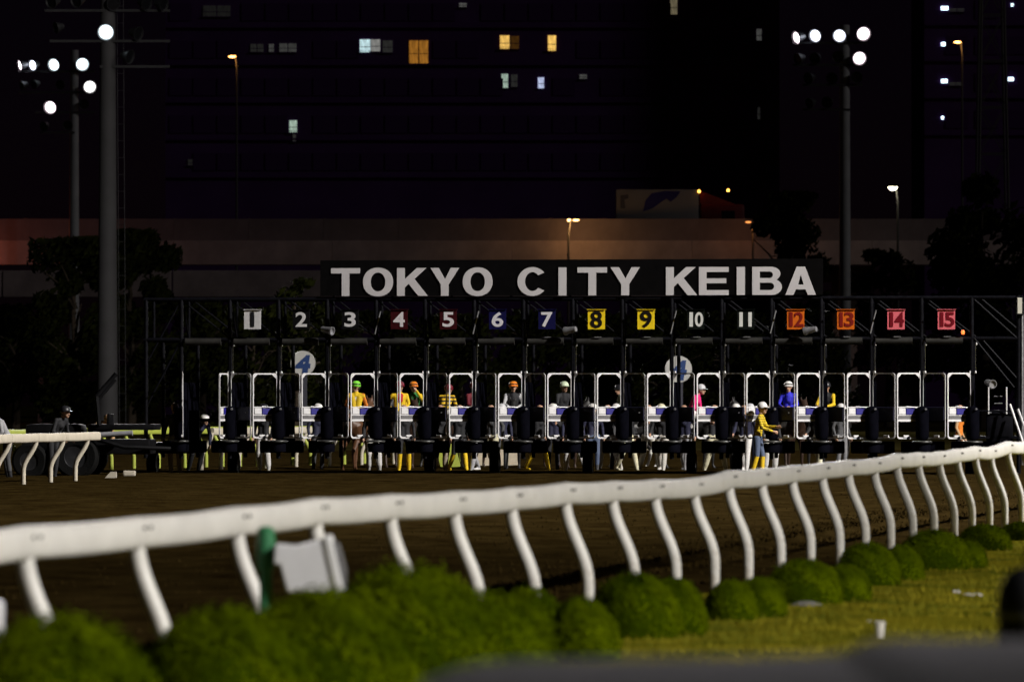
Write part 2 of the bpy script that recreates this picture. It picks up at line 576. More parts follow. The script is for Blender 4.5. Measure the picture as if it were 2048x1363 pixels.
# ------------------------------------------------------------------ starting gate
PHI = R(6.5)
GY = 103.0
GX = (1193 - 1024) * GY / F
gate = thing('starting_gate', 'black fifteen-stall starting gate with white door frames, number plates and a lettered name board', 'starting gate', (GX, GY, 0), -PHI)
cph, sph = math.cos(PHI), math.sin(PHI)
def gu(px, y=0.0):
    q = (px - 1024) / F
    return (q * (GY + cph * y) - GX - sph * y) / (cph + q * sph)
def gz(py, u, y=0.0):
    return CH - (py - HZ) * (GY - sph * u + cph * y) / F
YP = -0.22
PITCH = (gu(1893, YP) - gu(505, YP)) / 14
U1 = gu(505, YP)
def uc(k):            # centre of stall k (1..15, 0 is the empty one)
    return U1 + (k - 1) * PITCH
BND = [uc(k) - PITCH / 2 for k in range(0, 17)]
UR = gu(2037)
UL = gu(292)

def part(name, mats, parent=None, smooth=False):
    class _P(MB):
        def done(s, loc=None):
            return s.build(name, mats, parent if parent is not None else gate, smooth, loc)
    return _P()

ZT, ZL = 4.09, 3.16
# posts
fp = MB(); fp.tube([(0, 0, 0.42), (0, 0, ZT)], 0.05, 10)
fp_me = fp.mesh('front_post', M_BLACK, True)
rp = MB(); rp.tube([(0, 0, 0.42), (0, 0, ZL)], 0.045, 10)
rp_me = rp.mesh('rear_post', M_BLACK, True)
tp = MB(); tp.tube([(0, 0, ZL), (0, 0, ZT)], 0.035, 8)
tp_me = tp.mesh('upper_post', M_BLACK, True)
for u in BND + [UL]:
    put('front_post', fp_me, gate, (u, 0, 0))
    put('rear_post', rp_me, gate, (u, 2.1, 0))
    put('upper_post', tp_me, gate, (u, 0.95, 0))
# chords
for y_, z_, r_ in ((0, ZT, 0.045), (0.95, ZT, 0.04), (0, ZL, 0.05), (0.95, ZL, 0.045), (2.1, ZL, 0.05), (2.1, 1.30, 0.04)):
    q = part('chord', M_BLACK, smooth=True)
    q.tube([(UL - 0.05, y_, z_), (UR if z_ > 2.5 else BND[-1], y_, z_)], r_, 10)
    q.done()
# top cross bars and braces
dg_ = MB(); dg_.tube([(0.03, 0.0, ZT - 0.04), (PITCH - 0.03, 0.0, ZL + 0.05)], 0.021, 8)
dg_me = dg_.mesh('diagonal_brace', M_BLACK, True)
cb_ = MB(); cb_.tube([(0, 0, ZL), (0, 2.1, ZL)], 0.04, 8)
cb_me = cb_.mesh('cross_bar', M_BLACK, True)
sb_ = MB(); sb_.tube([(0.03, 0.06, ZT - 0.12), (0.0, 0.9, ZL + 0.06)], 0.024, 8)
sb_me = sb_.mesh('side_brace', M_BLACK, True)
st_ = MB(); st_.tube([(0.05, -0.04, ZT - 0.28), (-0.08, -0.06, ZL + 0.12)], 0.016, 8)  # bright bar added for the glint on the side braces
st_me = st_.mesh('brace_glint', M_GALV, True)
for j, u in enumerate(BND):
    put('cross_bar', cb_me, gate, (u, 0, 0))
    put('side_brace', sb_me, gate, (u, 0, 0))
    if j < 16:
        put('diagonal_brace', dg_me, gate, (u, 0.06, 0))
        put('diagonal_brace', dg_me, gate, (u + 0.12, 0.95, 0))
    if j in (4, 6, 10, 12, 14):
        put('brace_glint', st_me, gate, (u + 0.06, 0, 0))
# header rollers over each stall
hr_ = MB()
hr_.tube([(-PITCH / 2 + 0.1, 0, 0), (PITCH / 2 - 0.2, 0, 0)], 0.085, 14)
M_HEAD = mat('header_grey', (0.022, 0.021, 0.019), 0.55, var=0.2, spec=0.3)
hr_me = hr_.mesh('header_roller', M_HEAD, True)
tb_ = MB(); tb_.box((0, 0, 0), (0.16, 0.05, 0.014))
tb_me = tb_.mesh('metal_tab', M_GALV)
for k in range(0, 16):
    put('header_roller', hr_me, gate, (uc(k), -0.02, ZL - 0.05))
    if k >= 7:
        put('metal_tab', tb_me, gate, (uc(k) + 0.02, -0.11, ZL + 0.045))
# partitions, nose pads, skirts
pt_ = MB(); pt_.box((0, 1.1, 1.5), (0.11, 1.9, 1.36), bev=0.04)
pt_me = pt_.mesh('stall_partition', M_PAD, True)
np_ = MB()
np_.lathe([(0.02, 0.86), (0.12, 0.88), (0.15, 0.95), (0.15, 1.5), (0.12, 1.6), (0.02, 1.63)], 18, Matrix.Translation((0, 0.0, 0)))
np_.lathe([(0.0, 0.785), (0.17, 0.78), (0.19, 0.74), (0.18, 0.58), (0.0, 0.55)], 18)
np_me = np_.mesh('nose_pad', M_PAD, True)
kb_ = MB()
kb_.lathe([(0.0, 0.848), (0.19, 0.845), (0.222, 0.835), (0.228, 0.82), (0.22, 0.80), (0.0, 0.79)], 20)
M_KNOSE = mat('nose_cap_highlight', (0.05, 0.05, 0.048), 0.42, var=0.2)  # lighter grey puts the highlight on top of the black pad
kb_me = kb_.mesh('nose_cap', M_KNOSE, True)
sk_ = MB(); sk_.box((0, 0.36, 0.69), (0.46, 0.34, 0.28), bev=0.04)
sk_me = sk_.mesh('skirt_box', M_PAD, True)
rd_ = MB(); rd_.tube([(0, 0, ZL - 0.14), (0, 0, 2.42)], 0.0075, 8)
rd_me = rd_.mesh('chrome_rod', M_CHROME, True)
kn_ = MB(); kn_.lathe([(0.0, 0.034), (0.016, 0.028), (0.024, 0.01), (0.024, -0.01), (0.016, -0.03), (0, -0.034)], 10)
kn_me = kn_.mesh('rod_knob', M_DOOR, True)
hb_ = MB(); hb_.lathe([(0.0, 0.03), (0.02, 0.028), (0.028, 0.01), (0.028, -0.05)], 10, Matrix.Rotation(R(90), 4, 'X'))
hb_me = hb_.mesh('hinge_stud', M_GALV, True)
for j, u in enumerate(BND):
    put('stall_partition', pt_me, gate, (u, 0, 0))
    put('nose_pad', np_me, gate, (u + 0.02, -0.16, 0))
    put('nose_cap', kb_me, gate, (u + 0.02, -0.2, 0))
    for dx_, st_k in ((-0.265, j - 1), (0.265, j)):
        if not (st_k == 3 and dx_ > 0 or st_k == 11 and dx_ < 0 or st_k == 3):
            put('skirt_box', sk_me, gate, (u + 0.02 + dx_, 0, 0))
    if j >= 1:
        r_ = put('chrome_rod', rd_me, gate, (u + 0.085, -0.07, 0))
        put('rod_knob', kn_me, r_, (0, 0, 2.40))
        put('rod_knob', kn_me, r_, (0.02, 0.02, ZL - 0.12), (0, 0, 0), (0.6, 0.6, 1.1))
        put('hinge_stud', hb_me, gate, (u + 0.10, -0.33, 1.56))
        put('hinge_stud', hb_me, gate, (u + PITCH * 0.37, -0.26, 1.48), (0, 0, 0), (0.8, 1, 0.8))
# wheels carrying the gate
wt_ = MB(); wt_.lathe([(0.10, -0.10), (0.24, -0.11), (0.29, -0.07), (0.295, 0), (0.29, 0.07), (0.24, 0.11), (0.10, 0.10)], 24, Matrix.Rotation(R(90), 4, 'Y'))
wt_me = wt_.mesh('tyre', M_RUBBER, True)
wr_ = MB(); wr_.lathe([(0.0, -0.09), (0.11, -0.095), (0.11, 0.095), (0.0, 0.09)], 16, Matrix.Rotation(R(90), 4, 'Y'))
wr_me = wr_.mesh('rim', M_GALV, True)
sl_ = MB(); sl_.box((0, 0, 0.36), (0.12, 0.14, 0.42), bev=0.02)
sl_me = sl_.mesh('wheel_leg', M_BLACK, True)
for wpx in (306, 468, 860, 990, 1176, 1383, 1474, 1745, 1940):
    u = gu(wpx, 1.1) - 0.02
    l_ = put('wheel_leg', sl_me, gate, (u + 0.02, 1.1, 0))
    for s_ in (0.0,):
        t_ = put('tyre', wt_me, gate, (u + 0.02 + s_, 1.1, 0.295))
        put('rim', wr_me, t_)

# door leaves: hinge at local origin, reaching along +x
LEAFL = 0.59
ZB, ZD = 0.885, 2.385
def leaf_frame_mesh(left=False):
    m_ = MB()
    w, d, r = 0.027, (0.016 if left else 0.03), 0.07
    # rounded outer frame swept as a ribbon: outline outer / inner
    def rr(x0, z0, x1, z1, rad):
        pts = []
        for cx, cz, a0 in ((x1 - rad, z1 - rad, 0), (x0 + rad, z1 - rad, 90), (x0 + rad, z0 + rad, 180), (x1 - rad, z0 + rad, 270)):
            for k in range(6):
                a = R(a0 + k * 18)
                pts.append((cx + rad * math.cos(a), cz + rad * math.sin(a)))
        return pts
    out = rr(0, ZB, LEAFL, ZD, r)
    inn = rr(w * 0.4, ZB + w * 1.4, LEAFL - w * 0.95, ZD - w * 1.15, r - w * 0.5)
    n = len(out)
    vs = [(x, -d / 2, z) for x, z in out] + [(x, -d / 2, z) for x, z in inn] + [(x, d / 2, z) for x, z in out] + [(x, d / 2, z) for x, z in inn]
    fs = []
    for i in range(n):
        j = (i + 1) % n
        fs += [(i, j, n + j, n + i), (2 * n + i, 3 * n + i, 3 * n + j, 2 * n + j), (i, 2 * n + i, 2 * n + j, j), (n + i, n + j, 3 * n + j, 3 * n + i)]
    m_.add(vs, fs)
    # gussets in the upper corners
    g = 0.10
    m_.prism([(w * 0.7, ZD - w - g), (w * 0.7 + 0.012, ZD - w * 0.8), (w + g, ZD - w * 0.8)], -d * 0.35, d * 0.35)
    m_.prism([(LEAFL - w * 0.8, ZD - w - g), (LEAFL - w - g, ZD - w * 0.8), (LEAFL - w * 0.8 - 0.012, ZD - w * 0.8)], -d * 0.35, d * 0.35)
    # hinge spike at the top outer corner
    m_.box((0.012, 0, ZD + 0.012), (0.02, 0.014, 0.06))
    if left:
        return m_.mesh('door_frame', M_DOOR)
    # bars of the middle band
    m_.box((LEAFL / 2, 0, 1.605), (LEAFL - 0.05, d * 0.8, 0.022))
    m_.box((LEAFL / 2, -0.001, 1.425), (LEAFL - 0.05, d * 0.8, 0.026))
    m_.box((LEAFL / 2, -0.001, 1.305), (LEAFL - 0.05, d * 0.9, 0.05))
    return m_.mesh('door_frame', M_DOOR)
LF = leaf_frame_mesh()
LFL = leaf_frame_mesh(True)  # left copy is thinner and has no bars, so it stays dark
nvb = MB(); nvb.box((LEAFL / 2, -0.004, 1.455), (LEAFL - 0.06, 0.045, 0.31), bev=0.015)  # shade of the left leaf put in as a dark middle band
NVB = nvb.mesh('shade_band', M_SHADEBAND)
lb = MB(); lb.box((LEAFL - 0.125, -0.004, 1.515), (0.17, 0.05, 0.14), bev=0.008)
LB = lb.mesh('latch_plate', M_DOOR)
bl = MB(); bl.box((LEAFL - 0.40, -0.004, 1.512), (0.345, 0.06, 0.15), bev=0.012)
BL = bl.mesh('blue_pad', M_BLUE)
gm = MB(); gm.box((LEAFL / 2, 0.002, 1.37), (LEAFL - 0.09, 0.012, 0.09))
M_MESHP = mat('mesh_panel', (0.15, 0.145, 0.15), 0.5, var=0.35, scale=60)
GM = gm.mesh('kick_panel', M_MESHP)
lt = MB(); lt.box((LEAFL * 0.62, -0.012, ZB + 0.06), (0.13, 0.05, 0.05), bev=0.006)
LT = lt.mesh('bottom_catch', M_DOOR)
bc = MB(); bc.tube([(0.02, -0.05, 1.585), (LEAFL - 0.2, -0.06, 1.62)], 0.012, 8)
BC = bc.mesh('latch_rod', M_GALV, True)
kbm = MB(); kbm.lathe([(0, 0.05), (0.035, 0.045), (0.042, 0.0), (0.042, -0.02)], 10, Matrix.Translation((LEAFL * 0.52, 0, ZB + 0.03)) @ Matrix.Rotation(R(90), 4, 'X'))
KB = kbm.mesh('catch_knob', M_BLACK, True)
ALPHA = R(29)
def leaf(u, ang, mirror, opened=False, lab=None):
    o = put('door_leaf', LF if mirror else LFL, gate, (u, -0.045, 0), (0, 0, ang), (1, -1 if mirror else 1, 1))
    if lab: o['label'] = lab
    if not mirror:
        put('shade_band', NVB, o)
        put('bottom_catch', LT, o)
        return o
    for nm, me_ in (('latch_plate', LB), ('blue_pad', BL), ('kick_panel', GM), ('bottom_catch', LT), ('latch_rod', BC), ('catch_knob', KB)):
        put(nm, me_, o)
    return o
for k in range(0, 16):
    uL, uR = BND[k] + 0.035, BND[k + 1] - 0.03
    if k == 0:
        leaf(uL, R(-78), False)
        leaf(uR, R(180 + 80), True)
    else:
        leaf(uR, R(180) + ALPHA + R(random.uniform(-1.6, 1.6)), True)
        leaf(uL, -ALPHA + R(random.uniform(-1.6, 1.6)), False)

# number plates
PLATE = {1: ((0.60, 0.59, 0.6), (0.01, 0.01, 0.012)), 2: ((0.002, 0.002, 0.0025), (0.62, 0.61, 0.62)), 3: ((0.002, 0.002, 0.0025), (0.62, 0.61, 0.62)),
         4: ((0.035, 0.001, 0.003), (0.66, 0.62, 0.64)), 5: ((0.035, 0.001, 0.003), (0.66, 0.62, 0.64)), 6: ((0.003, 0.003, 0.045), (0.64, 0.63, 0.66)), 7: ((0.003, 0.003, 0.045), (0.64, 0.63, 0.66)),
         8: ((0.86, 0.62, 0.015), (0.006, 0.004, 0.003)), 9: ((0.86, 0.62, 0.015), (0.006, 0.004, 0.003)), 10: ((0.002, 0.004, 0.003), (0.66, 0.66, 0.64)), 11: ((0.002, 0.004, 0.003), (0.66, 0.66, 0.64)),
         12: ((0.62, 0.125, 0.008), (0.19, 0.01, 0.006)), 13: ((0.62, 0.125, 0.008), (0.19, 0.01, 0.006)), 14: ((0.72, 0.14, 0.17), (0.16, 0.003, 0.01)), 15: ((0.72, 0.14, 0.17), (0.16, 0.003, 0.01))}
CNAME = {1: 'white', 2: 'black', 3: 'black', 4: 'red', 5: 'red', 6: 'blue', 7: 'blue', 8: 'yellow', 9: 'yellow', 10: 'green', 11: 'green', 12: 'orange', 13: 'orange', 14: 'pink', 15: 'pink'}
PM = 85.0 * 103 / 106 * 106 / 103  # px per metre at the gate, roughly
SPM = F / GY
pl_ = MB()
pl_.box((0, 0.0, 0), (0.39, 0.03, 0.45))
pl_.box((0, -0.012, 0.226), (0.43, 0.075, 0.012))
bracket = MB()
bracket.box((-0.12, 0.12, 0.1), (0.03, 0.22, 0.03)); bracket.box((0.12, 0.12, 0.1), (0.03, 0.22, 0.03))
bracket_me = bracket.mesh('bracket', M_BLACK)
ZPL = 3.63
for k in range(1, 16):
    bgc, fgc = PLATE[k]
    u = uc(k)
    me = pl_.mesh('number_plate', mat('plate_' + CNAME[k], bgc, 0.65, var=0.08, scale=20, spec=0.15))
    pz = gz(638.5, u, YP)
    o = put('number_plate', me, gate, (u, YP, pz))
    o['label'] = CNAME[k] + ' plate numbered ' + str(k)
    put('bracket', bracket_me, o)
    fm = mat('numeral_' + CNAME[k], fgc, 0.7, var=0.05, spec=0.15)
    txt = str(k)
    if len(txt) == 1:
        if txt == '1':
            mb = MB(); mb.box((0, -0.02, 0), (0.085, 0.012, 0.34)); mb.build('numeral', fm, o)
        else:
            hh = 0.39 if k in (8, 9) else 0.34
            put('numeral', text_mesh(txt, 0.265, hh, 0.012, fm, 0.022), o, (0.0, -0.02, 0))
    else:
        mb = MB(); mb.box((-0.105, -0.02, 0), (0.08, 0.012, 0.33)); mb.build('numeral', fm, o)
        if txt[1] == '1':
            mb = MB(); mb.box((0.10, -0.02, 0), (0.08, 0.012, 0.33)); mb.build('numeral', fm, o)
        else:
            put('numeral', text_mesh(txt[1], 0.19 if txt[1] == '0' else 0.215, 0.33, 0.012, fm, 0.022), o, (0.075, -0.02, 0))

# name board
YB = -0.12
u0, u1 = gu(640, YB), gu(1646, YB)
sb = part('name_board', M_SIGN)
zb0, zb1 = 4.16, 4.98
sb.box(((u0 + u1) / 2, YB + 0.06, (zb0 + zb1) / 2), (u1 - u0, 0.05, zb1 - zb0))
board = sb.done()
for k_ in range(9):
    q = MB(); q.bar(((u0 + 0.3 + (u1 - u0 - 0.6) * k_ / 8), YB + 0.12, 4.05), ((u0 + 0.3 + (u1 - u0 - 0.6) * k_ / 8), YB + 0.12, 4.9), 0.05, 0.05)
    q.build('board_stay', M_BLACK, board)
def ell(cx, cz, rx, rz, a0=0, a1=360, n=40, close=True, p=1.0):
    pts = []
    m_ = n if close else n + 1
    for i in range(m_):
        a = R(a0 + (a1 - a0) * i / n)
        ca, sa = math.cos(a), math.sin(a)
        pts.append((cx + rx * math.copysign(abs(ca) ** p, ca), cz + rz * math.copysign(abs(sa) ** p, sa)))
    return pts
def arc(cx, cz, rx, rz, a0, a1, n=14):
    return ell(cx, cz, rx, rz, a0, a1, n, False)
GLY = {
 'T': [[(0.37, 0), (0.635, 0), (0.635, 0.81), (1, 0.81), (1, 1), (0, 1), (0, 0.81), (0.37, 0.81)]],
 'O': [ell(0.5, 0.5, 0.5, 0.515, p=0.93), ell(0.5, 0.5, 0.245, 0.335, p=0.95)[::-1]],
 'K': [[(0, 0), (0.255, 0), (0.255, 0.30), (0.385, 0.43), (0.70, 0), (1.01, 0), (0.57, 0.61), (0.965, 1), (0.65, 1), (0.255, 0.60), (0.255, 1), (0, 1)]],
 'Y': [[(0.365, 0), (0.635, 0), (0.635, 0.40), (1, 1), (0.715, 1), (0.51, 0.60), (0.29, 1), (0, 1), (0.365, 0.40)]],
 'I': [[(0, 0), (1, 0), (1, 1), (0, 1)]],
 'E': [[(0, 0), (1, 0), (1, 0.18), (0.255, 0.18), (0.255, 0.42), (0.92, 0.42), (0.92, 0.595), (0.255, 0.595), (0.255, 0.82), (1, 0.82), (1, 1), (0, 1)]],
 'A': [[(0, 0), (0.265, 0), (0.345, 0.195), (0.66, 0.195), (0.735, 0), (1, 0), (0.645, 1), (0.37, 1)], [(0.415, 0.365), (0.505, 0.72), (0.60, 0.365)]],
 'C': [arc(0.5, 0.5, 0.5, 0.515, 38, 322, 34) + arc(0.5, 0.5, 0.25, 0.335, 318, 42, 28)],
 'B': [[(0, 0), (0.6, 0)] + arc(0.66, 0.285, 0.34, 0.285, -90, 62, 12) + arc(0.62, 0.75, 0.33, 0.25, -42, 90, 10) + [(0, 1)],
       [(0.255, 0.175), (0.255, 0.435), (0.6, 0.435)] + arc(0.6, 0.305, 0.14, 0.13, 90, -90, 8),
       [(0.255, 0.60), (0.255, 0.83), (0.6, 0.83)] + arc(0.58, 0.715, 0.12, 0.115, 90, -90, 8)],
}
LET = [('T', 662, 720), ('O', 726, 786), ('K', 794, 855), ('Y', 861, 918), ('O', 925.5, 985), ('C', 1035, 1095), ('I', 1117, 1133), ('T', 1155, 1214), ('Y', 1221, 1280),
       ('K', 1332, 1394), ('E', 1398, 1457.5), ('I', 1473.5, 1490), ('B', 1504.6, 1564), ('A', 1571, 1632)]
YLT = YB + 0.02
for ch, a, b_ in LET:
    ua, ub = gu(a, YLT), gu(b_, YLT)
    z0, z1 = gz(590.5, uc(8), YLT), gz(534.3, uc(8), YLT)
    me = fill_mesh('letter', [[(x * (ub - ua), z * (z1 - z0)) for x, z in sp_] for sp_ in GLY[ch]], 0.02, M_LETTER)
    put('letter', me, board, (ua, YLT, z0))

# right-hand service tower of the gate
for (x, y_) in ((UR, 0.0), (UR, 1.2)):
    q = part('tower_post', M_BLACK, smooth=True); q.tube([(x, y_, 0.1), (x, y_, ZT + 0.05)], 0.05, 10); q.done()
q = part('tower_post', M_GALV, smooth=True); q.tube([(UR + 0.085, -0.02, 0.3), (UR + 0.085, -0.02, ZT - 0.1)], 0.03, 8); q.done()
ub = BND[-1]
for (a, b_, z0, z1, y_) in ((ub + 0.06, UR - 0.05, ZT - 0.05, ZL + 0.02, -0.03), (ub + 0.22, UR - 0.05, ZT - 0.02, ZL + 0.25, 0.9), (ub + 0.06, UR - 0.1, ZL, 2.05, -0.03), (ub + 0.22, UR - 0.03, ZL, 2.25, 0.9)):
    q = part('tower_brace', M_BLACK, smooth=True); q.tube([(a, y_, z0), (b_, y_, z1)], 0.025, 8); q.done()
q = part('tower_deck', M_BLACK); q.box(((ub + UR) / 2, 0.6, 0.92), (UR - ub - 0.05, 1.3, 0.06)); q.done()
q = part('tower_box', M_BLACK, smooth=True); q.box(((ub + UR) / 2 + 0.1, 0.2, 1.15), (0.62, 0.5, 0.72), bev=0.1); q.done()
for xx in (1977, 2013):
    q = part('tower_handrail', M_DOOR, smooth=True); q.tube([(gu(xx), -0.1, 1.45), (gu(xx), -0.1, 2.06)], 0.018, 8); q.done()
q = part('tower_handrail', M_BLACK, smooth=True); q.tube([(ub + 0.05, -0.1, 1.52), (UR - 0.05, -0.1, 1.52)], 0.02, 8); q.done()
for k_ in range(4):
    q = part('ladder_rung', M_GALV, smooth=True); q.tube([(gu(1990) - 0.02, 0.02 + 0.1 * k_, 1.85 - k_ * 0.16), (gu(2003) + 0.02, 0.02 + 0.1 * k_, 1.85 - k_ * 0.16)], 0.014, 6); q.done()
for (xa, ya, xb, yb_) in ((2020, 808, 2046, 885), (2036, 818, 2056, 872)):
    q = part('leaning_bar', M_DOOR, smooth=True)
    q.tube([(gu(xa), -0.25, gz(ya, UR)), (gu(xb), -0.6, gz(yb_, UR))], 0.026, 8); q.done()
# lamp box on the end post and small work lamps under the name board
M_LBOX = mat('lamp_box_face', (0.6, 0.58, 0.5), 0.5, var=0.05)
q = part('lamp_box', M_BLACK, smooth=True); q.box((gu(2040), -0.08, gz(611, UR)), (0.16, 0.12, 0.44), bev=0.02); lbx = q.done()
q = MB(); q.box((gu(2040), -0.145, gz(611, UR)), (0.10, 0.012, 0.36)); q.build('lamp_face', M_LBOX, lbx)
wl = MB()
Mx = Matrix.Rotation(R(90), 4, 'Y')
wl.lathe([(0.0, -0.16), (0.06, -0.16), (0.07, -0.1), (0.085, 0.06), (0.10, 0.1), (0.10, 0.14), (0.085, 0.14), (0.08, 0.1), (0.0, 0.09)], 16, Mx)
wl_me = wl.mesh('work_lamp', M_GALV, True)
for px, yaw in ((655, -25), (1140, 155), (1620, 160), (1980, -60)):
    u = gu(px, -0.3)
    py = 660 if px < 1900 else 766
    put('work_lamp', wl_me, gate, (u, -0.3, gz(py, u, -0.3)), (0, R(10), R(yaw)))
M_REDLAMP = mat('signal_lamp', (0.6, 0.08, 0.02), 0.4, emit=(1.0, 0.16, 0.03), estr=2.6, var=0)
u = gu(1926, -0.1)
q = part('signal_lamp', M_REDLAMP, smooth=True); q.lathe([(0, 0.05), (0.03, 0.04), (0.042, 0), (0.03, -0.045), (0, -0.05)], 10); q.done((u, -0.1, gz(664, u, -0.1)))
# left drawbar frame
for z0, z1 in ((ZT, 2.6), (ZL, 1.6)):
    q = part('tower_brace', M_BLACK, smooth=True); q.tube([(UL, 0, z1), (BND[0], 0, z0)], 0.025, 8); q.done()
q = part('drawbar', M_BLACK, smooth=True); q.box(((UL + BND[0]) / 2, 0.4, 0.66), (BND[0] - UL + 0.5, 0.5, 0.26), bev=0.04); q.done()

# ------------------------------------------------------------------ people and horses: one continuous surface each
def capsule(mb, p0, r0, p1, r1, seg=10):
    p0, p1 = Vector(p0), Vector(p1)
    d = p1 - p0
    L = d.length
    t = d.normalized() if L > 1e-6 else Vector((0, 0, 1))
    pts, rs = [], []
    for a in (-80, -50, -20):
        pts.append(p0 + t * r0 * math.sin(R(a))); rs.append(r0 * math.cos(R(a)))
    for a in (20, 50, 80):
        pts.append(p1 + t * r1 * math.sin(R(a))); rs.append(r1 * math.cos(R(a)))
    mb.tube(pts, rs, seg)

def body_mesh(name, caps, nmat, voxel):
    """caps: (p0, r0, p1, r1, slot); the union is remeshed into one skin, slots given by the nearest bone"""
    mb = MB()
    for c_ in caps:
        capsule(mb, *c_[:4])
    me = mb.mesh(name + '_raw', [], False)
    o = bpy.data.objects.new(name + '_raw', me)
    COL.objects.link(o)
    md = o.modifiers.new('r', 'REMESH'); md.mode = 'VOXEL'; md.voxel_size = voxel
    ms = o.modifiers.new('s', 'SMOOTH'); ms.factor = 0.5; ms.iterations = 3
    dg = bpy.context.evaluated_depsgraph_get()
    out = bpy.data.meshes.new_from_object(o.evaluated_get(dg))
    bpy.data.objects.remove(o); bpy.data.meshes.remove(me)
    out.name = name
    out.materials.clear()
    for i in range(nmat):
        out.materials.append(M_BLACK)
    n = len(out.polygons)
    cen = np.zeros(n * 3); out.polygons.foreach_get('center', cen); cen = cen.reshape(-1, 3)
    best = np.full(n, 1e9); idx = np.zeros(n, int)
    for (p0, r0, p1, r1, slot) in caps:
        a = np.array(p0, float); b_ = np.array(p1, float); d = b_ - a
        L2 = max(d @ d, 1e-9)
        t = np.clip(((cen - a) @ d) / L2, 0, 1)
        dist = np.linalg.norm(cen - a - t[:, None] * d, axis=1) - (r0 + (r1 - r0) * t)
        k = dist < best - 1e-4
        best[k] = dist[k]; idx[k] = slot
    out.polygons.foreach_set('material_index', idx.tolist())
    out.polygons.foreach_set('use_smooth', [True] * n)
    out.update()
    return out

V = Vector
# slots: 0 skin, 1 top, 2 trousers, 3 boots, 4 sleeves, 5 dark (eyes, hair), 6 chest panel
def person_caps(J=None, lean=0.0, head_yaw=0.0, scale=1.0, fat=1.0, loose=1.0, tall=False):
    D = dict(pel=(0, 0, .93), che=(0, 0, 1.28), nek=(0, 0, 1.45), hea=(0, -.015, 1.58),
             shL=(.185, 0, 1.405), shR=(-.185, 0, 1.405), elL=(.25, .03, 1.13), elR=(-.25, .03, 1.13), wrL=(.25, -.07, .91), wrR=(-.25, -.07, .91),
             hiL=(.095, 0, .90), hiR=(-.095, 0, .90), knL=(.105, -.03, .50), knR=(-.105, -.03, .50), anL=(.11, .03, .09), anR=(-.11, .03, .09))
    if J: D.update(J)
    D = {k: Vector(v) for k, v in D.items()}
    if lean:
        M_ = Matrix.Rotation(lean, 3, 'X')
        for k in ('che', 'nek', 'hea', 'shL', 'shR', 'elL', 'elR', 'wrL', 'wrR'):
            D[k] = M_ @ (D[k] - D['pel']) + D['pel']
    C = []
    def cp(a, ra, b_, rb, s): C.append((tuple(a * scale), ra * scale, tuple(b_ * scale), rb * scale, s))
    up = (D['nek'] - D['pel']).normalized()
    for x in (-1, 1):
        mid = D['pel'] * .55 + D['che'] * .45
        cp(D['pel'] + V((x * .062, 0, .02)), .098 * fat, mid + V((x * .055, 0, 0)), .092 * fat, 1)
        cp(mid + V((x * .055, 0, 0)), .092 * fat, D['che'] + V((x * .078, 0, .02)), .100 * fat, 1)
        sh_ = D['shL'] if x > 0 else D['shR']
        cp(D['nek'] - up * .045, .048, sh_ * .82 + D['nek'] * .18 - up * .035, .056, 1)
    cp(D['che'] + V((0, -.03, -.02)), .10, D['che'] + V((0, -.03, .05)), .10, 6)
    cp(D['shL'] - up * .045, .058, D['shR'] - up * .045, .058, 1)
    cp(D['pel'] + V((-.07, 0, -.03)), .105 * fat, D['pel'] + V((.07, 0, -.03)), .105 * fat, 2)
    cp(D['che'] + up * .08, .085, D['nek'] - up * .02, .062, 1)
    cp(D['nek'] - up * .03, .052, D['nek'] + up * .06, .05, 0)
    H = D['hea']
    Mh = Matrix.Rotation(head_yaw, 3, 'Z')
    def hp(x, y, z): return H + Mh @ V((x, y, z))
    cp(hp(0, .015, .03), .09, hp(0, -.01, .04), .088, 0)
    cp(hp(0, -.02, -.01), .078, hp(0, -.045, -.075), .048, 0)
    cp(hp(0, -.098, .005), .012, hp(0, -.112, -.03), .016, 0)
    cp(hp(0, .05, -.02), .062, hp(0, .04, .05), .08, 5)
    for x in (-.034, .034):
        cp(hp(x, -.088, .012), .013, hp(x, -.090, .012), .013, 5)
        cp(hp(x * 2.45, .01, 0), .016, hp(x * 2.45, .012, -.03), .013, 0)
    cp(hp(-.018, -.090, -.058), .009, hp(.018, -.090, -.058), .009, 5)
    for s_, sg in (('L', 1), ('R', -1)):
        cp(D['sh' + s_] - up * .025, .058 * fat, D['el' + s_], .046 * loose, 4)
        cp(D['el' + s_], .05 * loose, D['wr' + s_], .036 * loose, 4)
        d = (D['wr' + s_] - D['el' + s_]).normalized()
        w = D['wr' + s_]
        side = d.cross(V((1, 0, 0)) if abs(d.x) < .8 else V((0, 0, 1))).normalized()
        cp(w, .027, w + d * .07, .034, 0)
        for i, (o_, ln) in enumerate(((-.036, .060), (-.012, .072), (.013, .068), (.037, .052))):
            b0 = w + d * .08 + side * o_
            b1 = b0 + d * ln * .55
            b2 = b1 + (d * .6 + V((-sg * .6, 0, -.25)).normalized() * .6) * ln * .5
            cp(b0, .0115, b1, .0115, 0); cp(b1, .0115, b2, .0105, 0)
        cp(w + d * .025 - side * .03, .014, w + d * .075 - side * .062 + V((-sg * .02, 0, 0)), .0125, 0)
        cp(D['hi' + s_], .10 * fat, D['kn' + s_], .066 * loose, 2)
        cp(D['kn' + s_], .066 * loose, D['an' + s_] + (D['kn' + s_] - D['an' + s_]) * .35, .060 * loose, 3 if tall else 2)
        cp(D['an' + s_] + (D['kn' + s_] - D['an' + s_]) * .33, .060 * loose, D['an' + s_] + V((0, 0, .02)), .05, 3 if loose < 1.05 else 2)
        cp(D['an' + s_] + V((0, .03, -.045)), .045, D['an' + s_] + V((sg * .02, -.15, -.05)), .036, 3)
    return C, D['hea'] * scale

